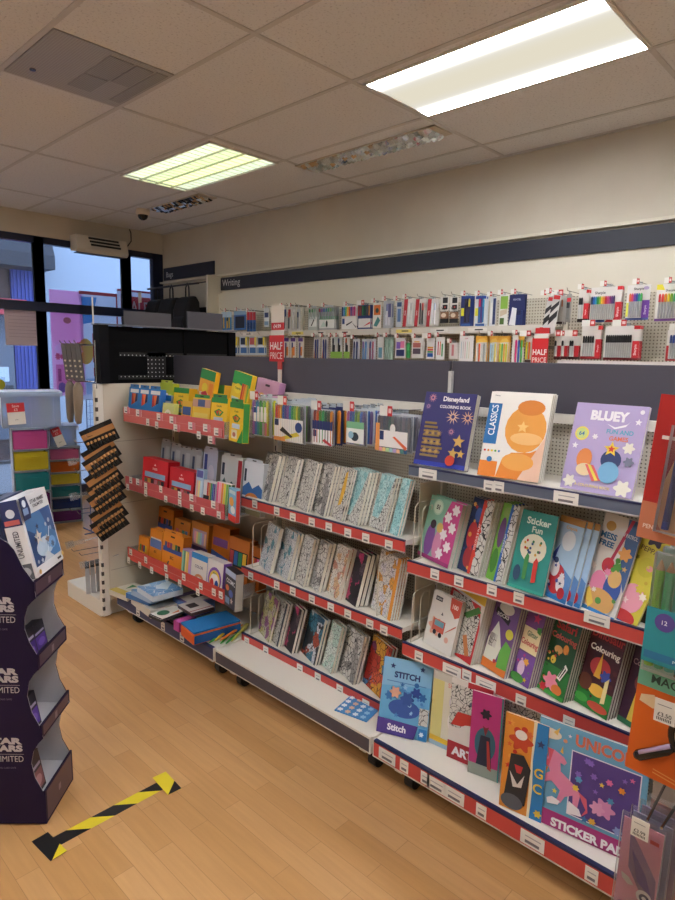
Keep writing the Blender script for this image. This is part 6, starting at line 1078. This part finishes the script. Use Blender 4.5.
# magnifying glass packs
for k in range(4):
    a = onx(625, 766, 1.15)
    e = thing('magnifier_pack', 'orange and green MAGNIFIER card at the right edge, %s' % ['frontmost', 'second behind', 'third behind', 'fourth behind'][k], 'magnifier pack', (1.15+.026*k, a.y-.003*k, a.z+.006*k), 'magnifier packs', frame(0, 2, 2))
    b = MB(); w, h = .155, .215; b.box(0, 0, -.0015, w, h, 0, mat('D9641E', .4)); deco(b, w, h, [('r', 0, .78, 1, 1, '6FB59A')]+([('t', 'MAGNIFIER', .50, .865, .075, '2E4A44', .84), ('p', [(.06, .70), (.2, .73), (.24, .68), (.42, .73), (.6, .66), (.5, .64), (.4, .66), (.2, .61), (.05, .64)], 'E8CFA8'), ('p', [(.3, .06), (1, .0), (1, .012), (.3, .07)], 'E8A05A'), ('p', [(.3, .09), (1, .03), (1, .042), (.3, .10)], 'E8A05A')] if k == 0 else [])); b.build('card', e)
    if k == 0:
        b = MB(); n = 28; cx, cy, R_ = .112, .108, .044
        ring = [(cx+R_*math.cos(2*PI*i/n), cy+R_*math.sin(2*PI*i/n), .008) for i in range(n+1)]; b.tube(ring, .006, mat('16161A', .25), 8); b.build('lens_rim', e, smooth=True)
        b = MB(); b.tube([(cx+(R_-.007)*math.cos(2*PI*i/n), cy+(R_-.007)*math.sin(2*PI*i/n), .010) for i in range(n+1)], .0028, STEEL, 8); b.disc(cx, cy, .006, R_-.008, R_-.008, mat('8A8478', .15), 28); b.build('lens', e, smooth=True)
        b = MB(); b.tube([(cx-.037, cy-.028, .008), (.066, .070, .009), (.022, .038, .009), (.016, .034, .009)], [.006, .009, .010, .006], mat('15151A', .2), 10); b.build('handle', e, smooth=True)
        b = MB(); b.tube([(cx-.042, cy-.026, .013), (.024, .046, .014)], .0045, mat('B8A4C8', .2, .3), 8); b.build('handle_trim', e, smooth=True)
# pink notebook wallets
for k in range(4):
    a = onx(613, 905, 1.15)
    e = thing('notebook_pack', 'pink clear-wrapped notebook hanging lowest at the right edge, %s' % ['frontmost', 'second behind', 'third behind', 'fourth behind'][k], 'notebook pack', (1.15+.024*k, a.y-.008*k, a.z+.003*k), 'pink notebook packs', frame(0, 2, 1))
    b = MB(); w, h = .070, .19; col_ = ['F09CC2', 'A8B4D8', 'B8A0C8', 'D89A8A'][k]; b.box(0, 0, -.002, w, h, 0, mat(col_, .4))
    if k == 0: deco(b, w, h, [('p', [(.2, .9), (.5, .75), (.95, .5), (.98, .2), (.6, .3), (.25, .5)], '8A5AA0'), ('p', [(.3, .7), (.7, .5), (.9, .3), (.5, .4)], '6A4A9A'), ('e', .72, .27, .2, .07, 'EDE8F0'), ('e', .73, .26, .13, .045, '3A2E5A'), ('e', .73, .26, .06, .02, 'EDE8F0'), ('p', [(.1, .42), (.3, .4), (.45, .34), (.3, .32), (.14, .36)], 'D8D0D4'), ('r', .7, .86, .92, .90, 'D84A4A'), ('c', .2, .08, .1, '9A5A9A')])
    b.build('cover', e)
    b = MB(); b.box(-.003, -.004, .0006, w+.003, h+.012, .006, CLEAR2); b.build('wrapper', e)
rk = [ob for ob in bpy.data.objects if ob.name.startswith('slat_rack')][0]
pt = onx(665, 712, 1.115); tagprice(rk, -.205, pt.y, o(pt.z), .034, '£3.50'); pt = onx(640, 829, 1.115); tagprice(rk, -.205, pt.y, o(pt.z), .03, '£3.99')

# ================================================================ LIGHT, CAMERA
w = bpy.data.worlds.new('overcast'); SC.world = w; w.use_nodes = True
bg = w.node_tree.nodes['Background']; bg.inputs[0].default_value = rgb('C4D6F2'); bg.inputs[1].default_value = 2.5
cd = bpy.data.cameras.new('camera'); cam = bpy.data.objects.new('camera', cd); COL.objects.link(cam)
cd.sensor_fit = 'VERTICAL'; cd.sensor_height = 36; cd.lens = 36*F/900; cd.clip_start = .02; cd.clip_end = 100
c0, c1, c2 = RM @ Vector((1, 0, 0)), RM @ Vector((0, -1, 0)), RM @ Vector((0, 0, -1))
cam.matrix_world = Matrix.Translation((0, 0, H)) @ Matrix((c0, c1, c2)).transposed().to_4x4()
SC.camera = cam
vs = SC.view_settings; vs.view_transform = 'Standard'; vs.look = 'None'; vs.gamma = 1; vs.use_curve_mapping = False; vs.exposure = 1.0
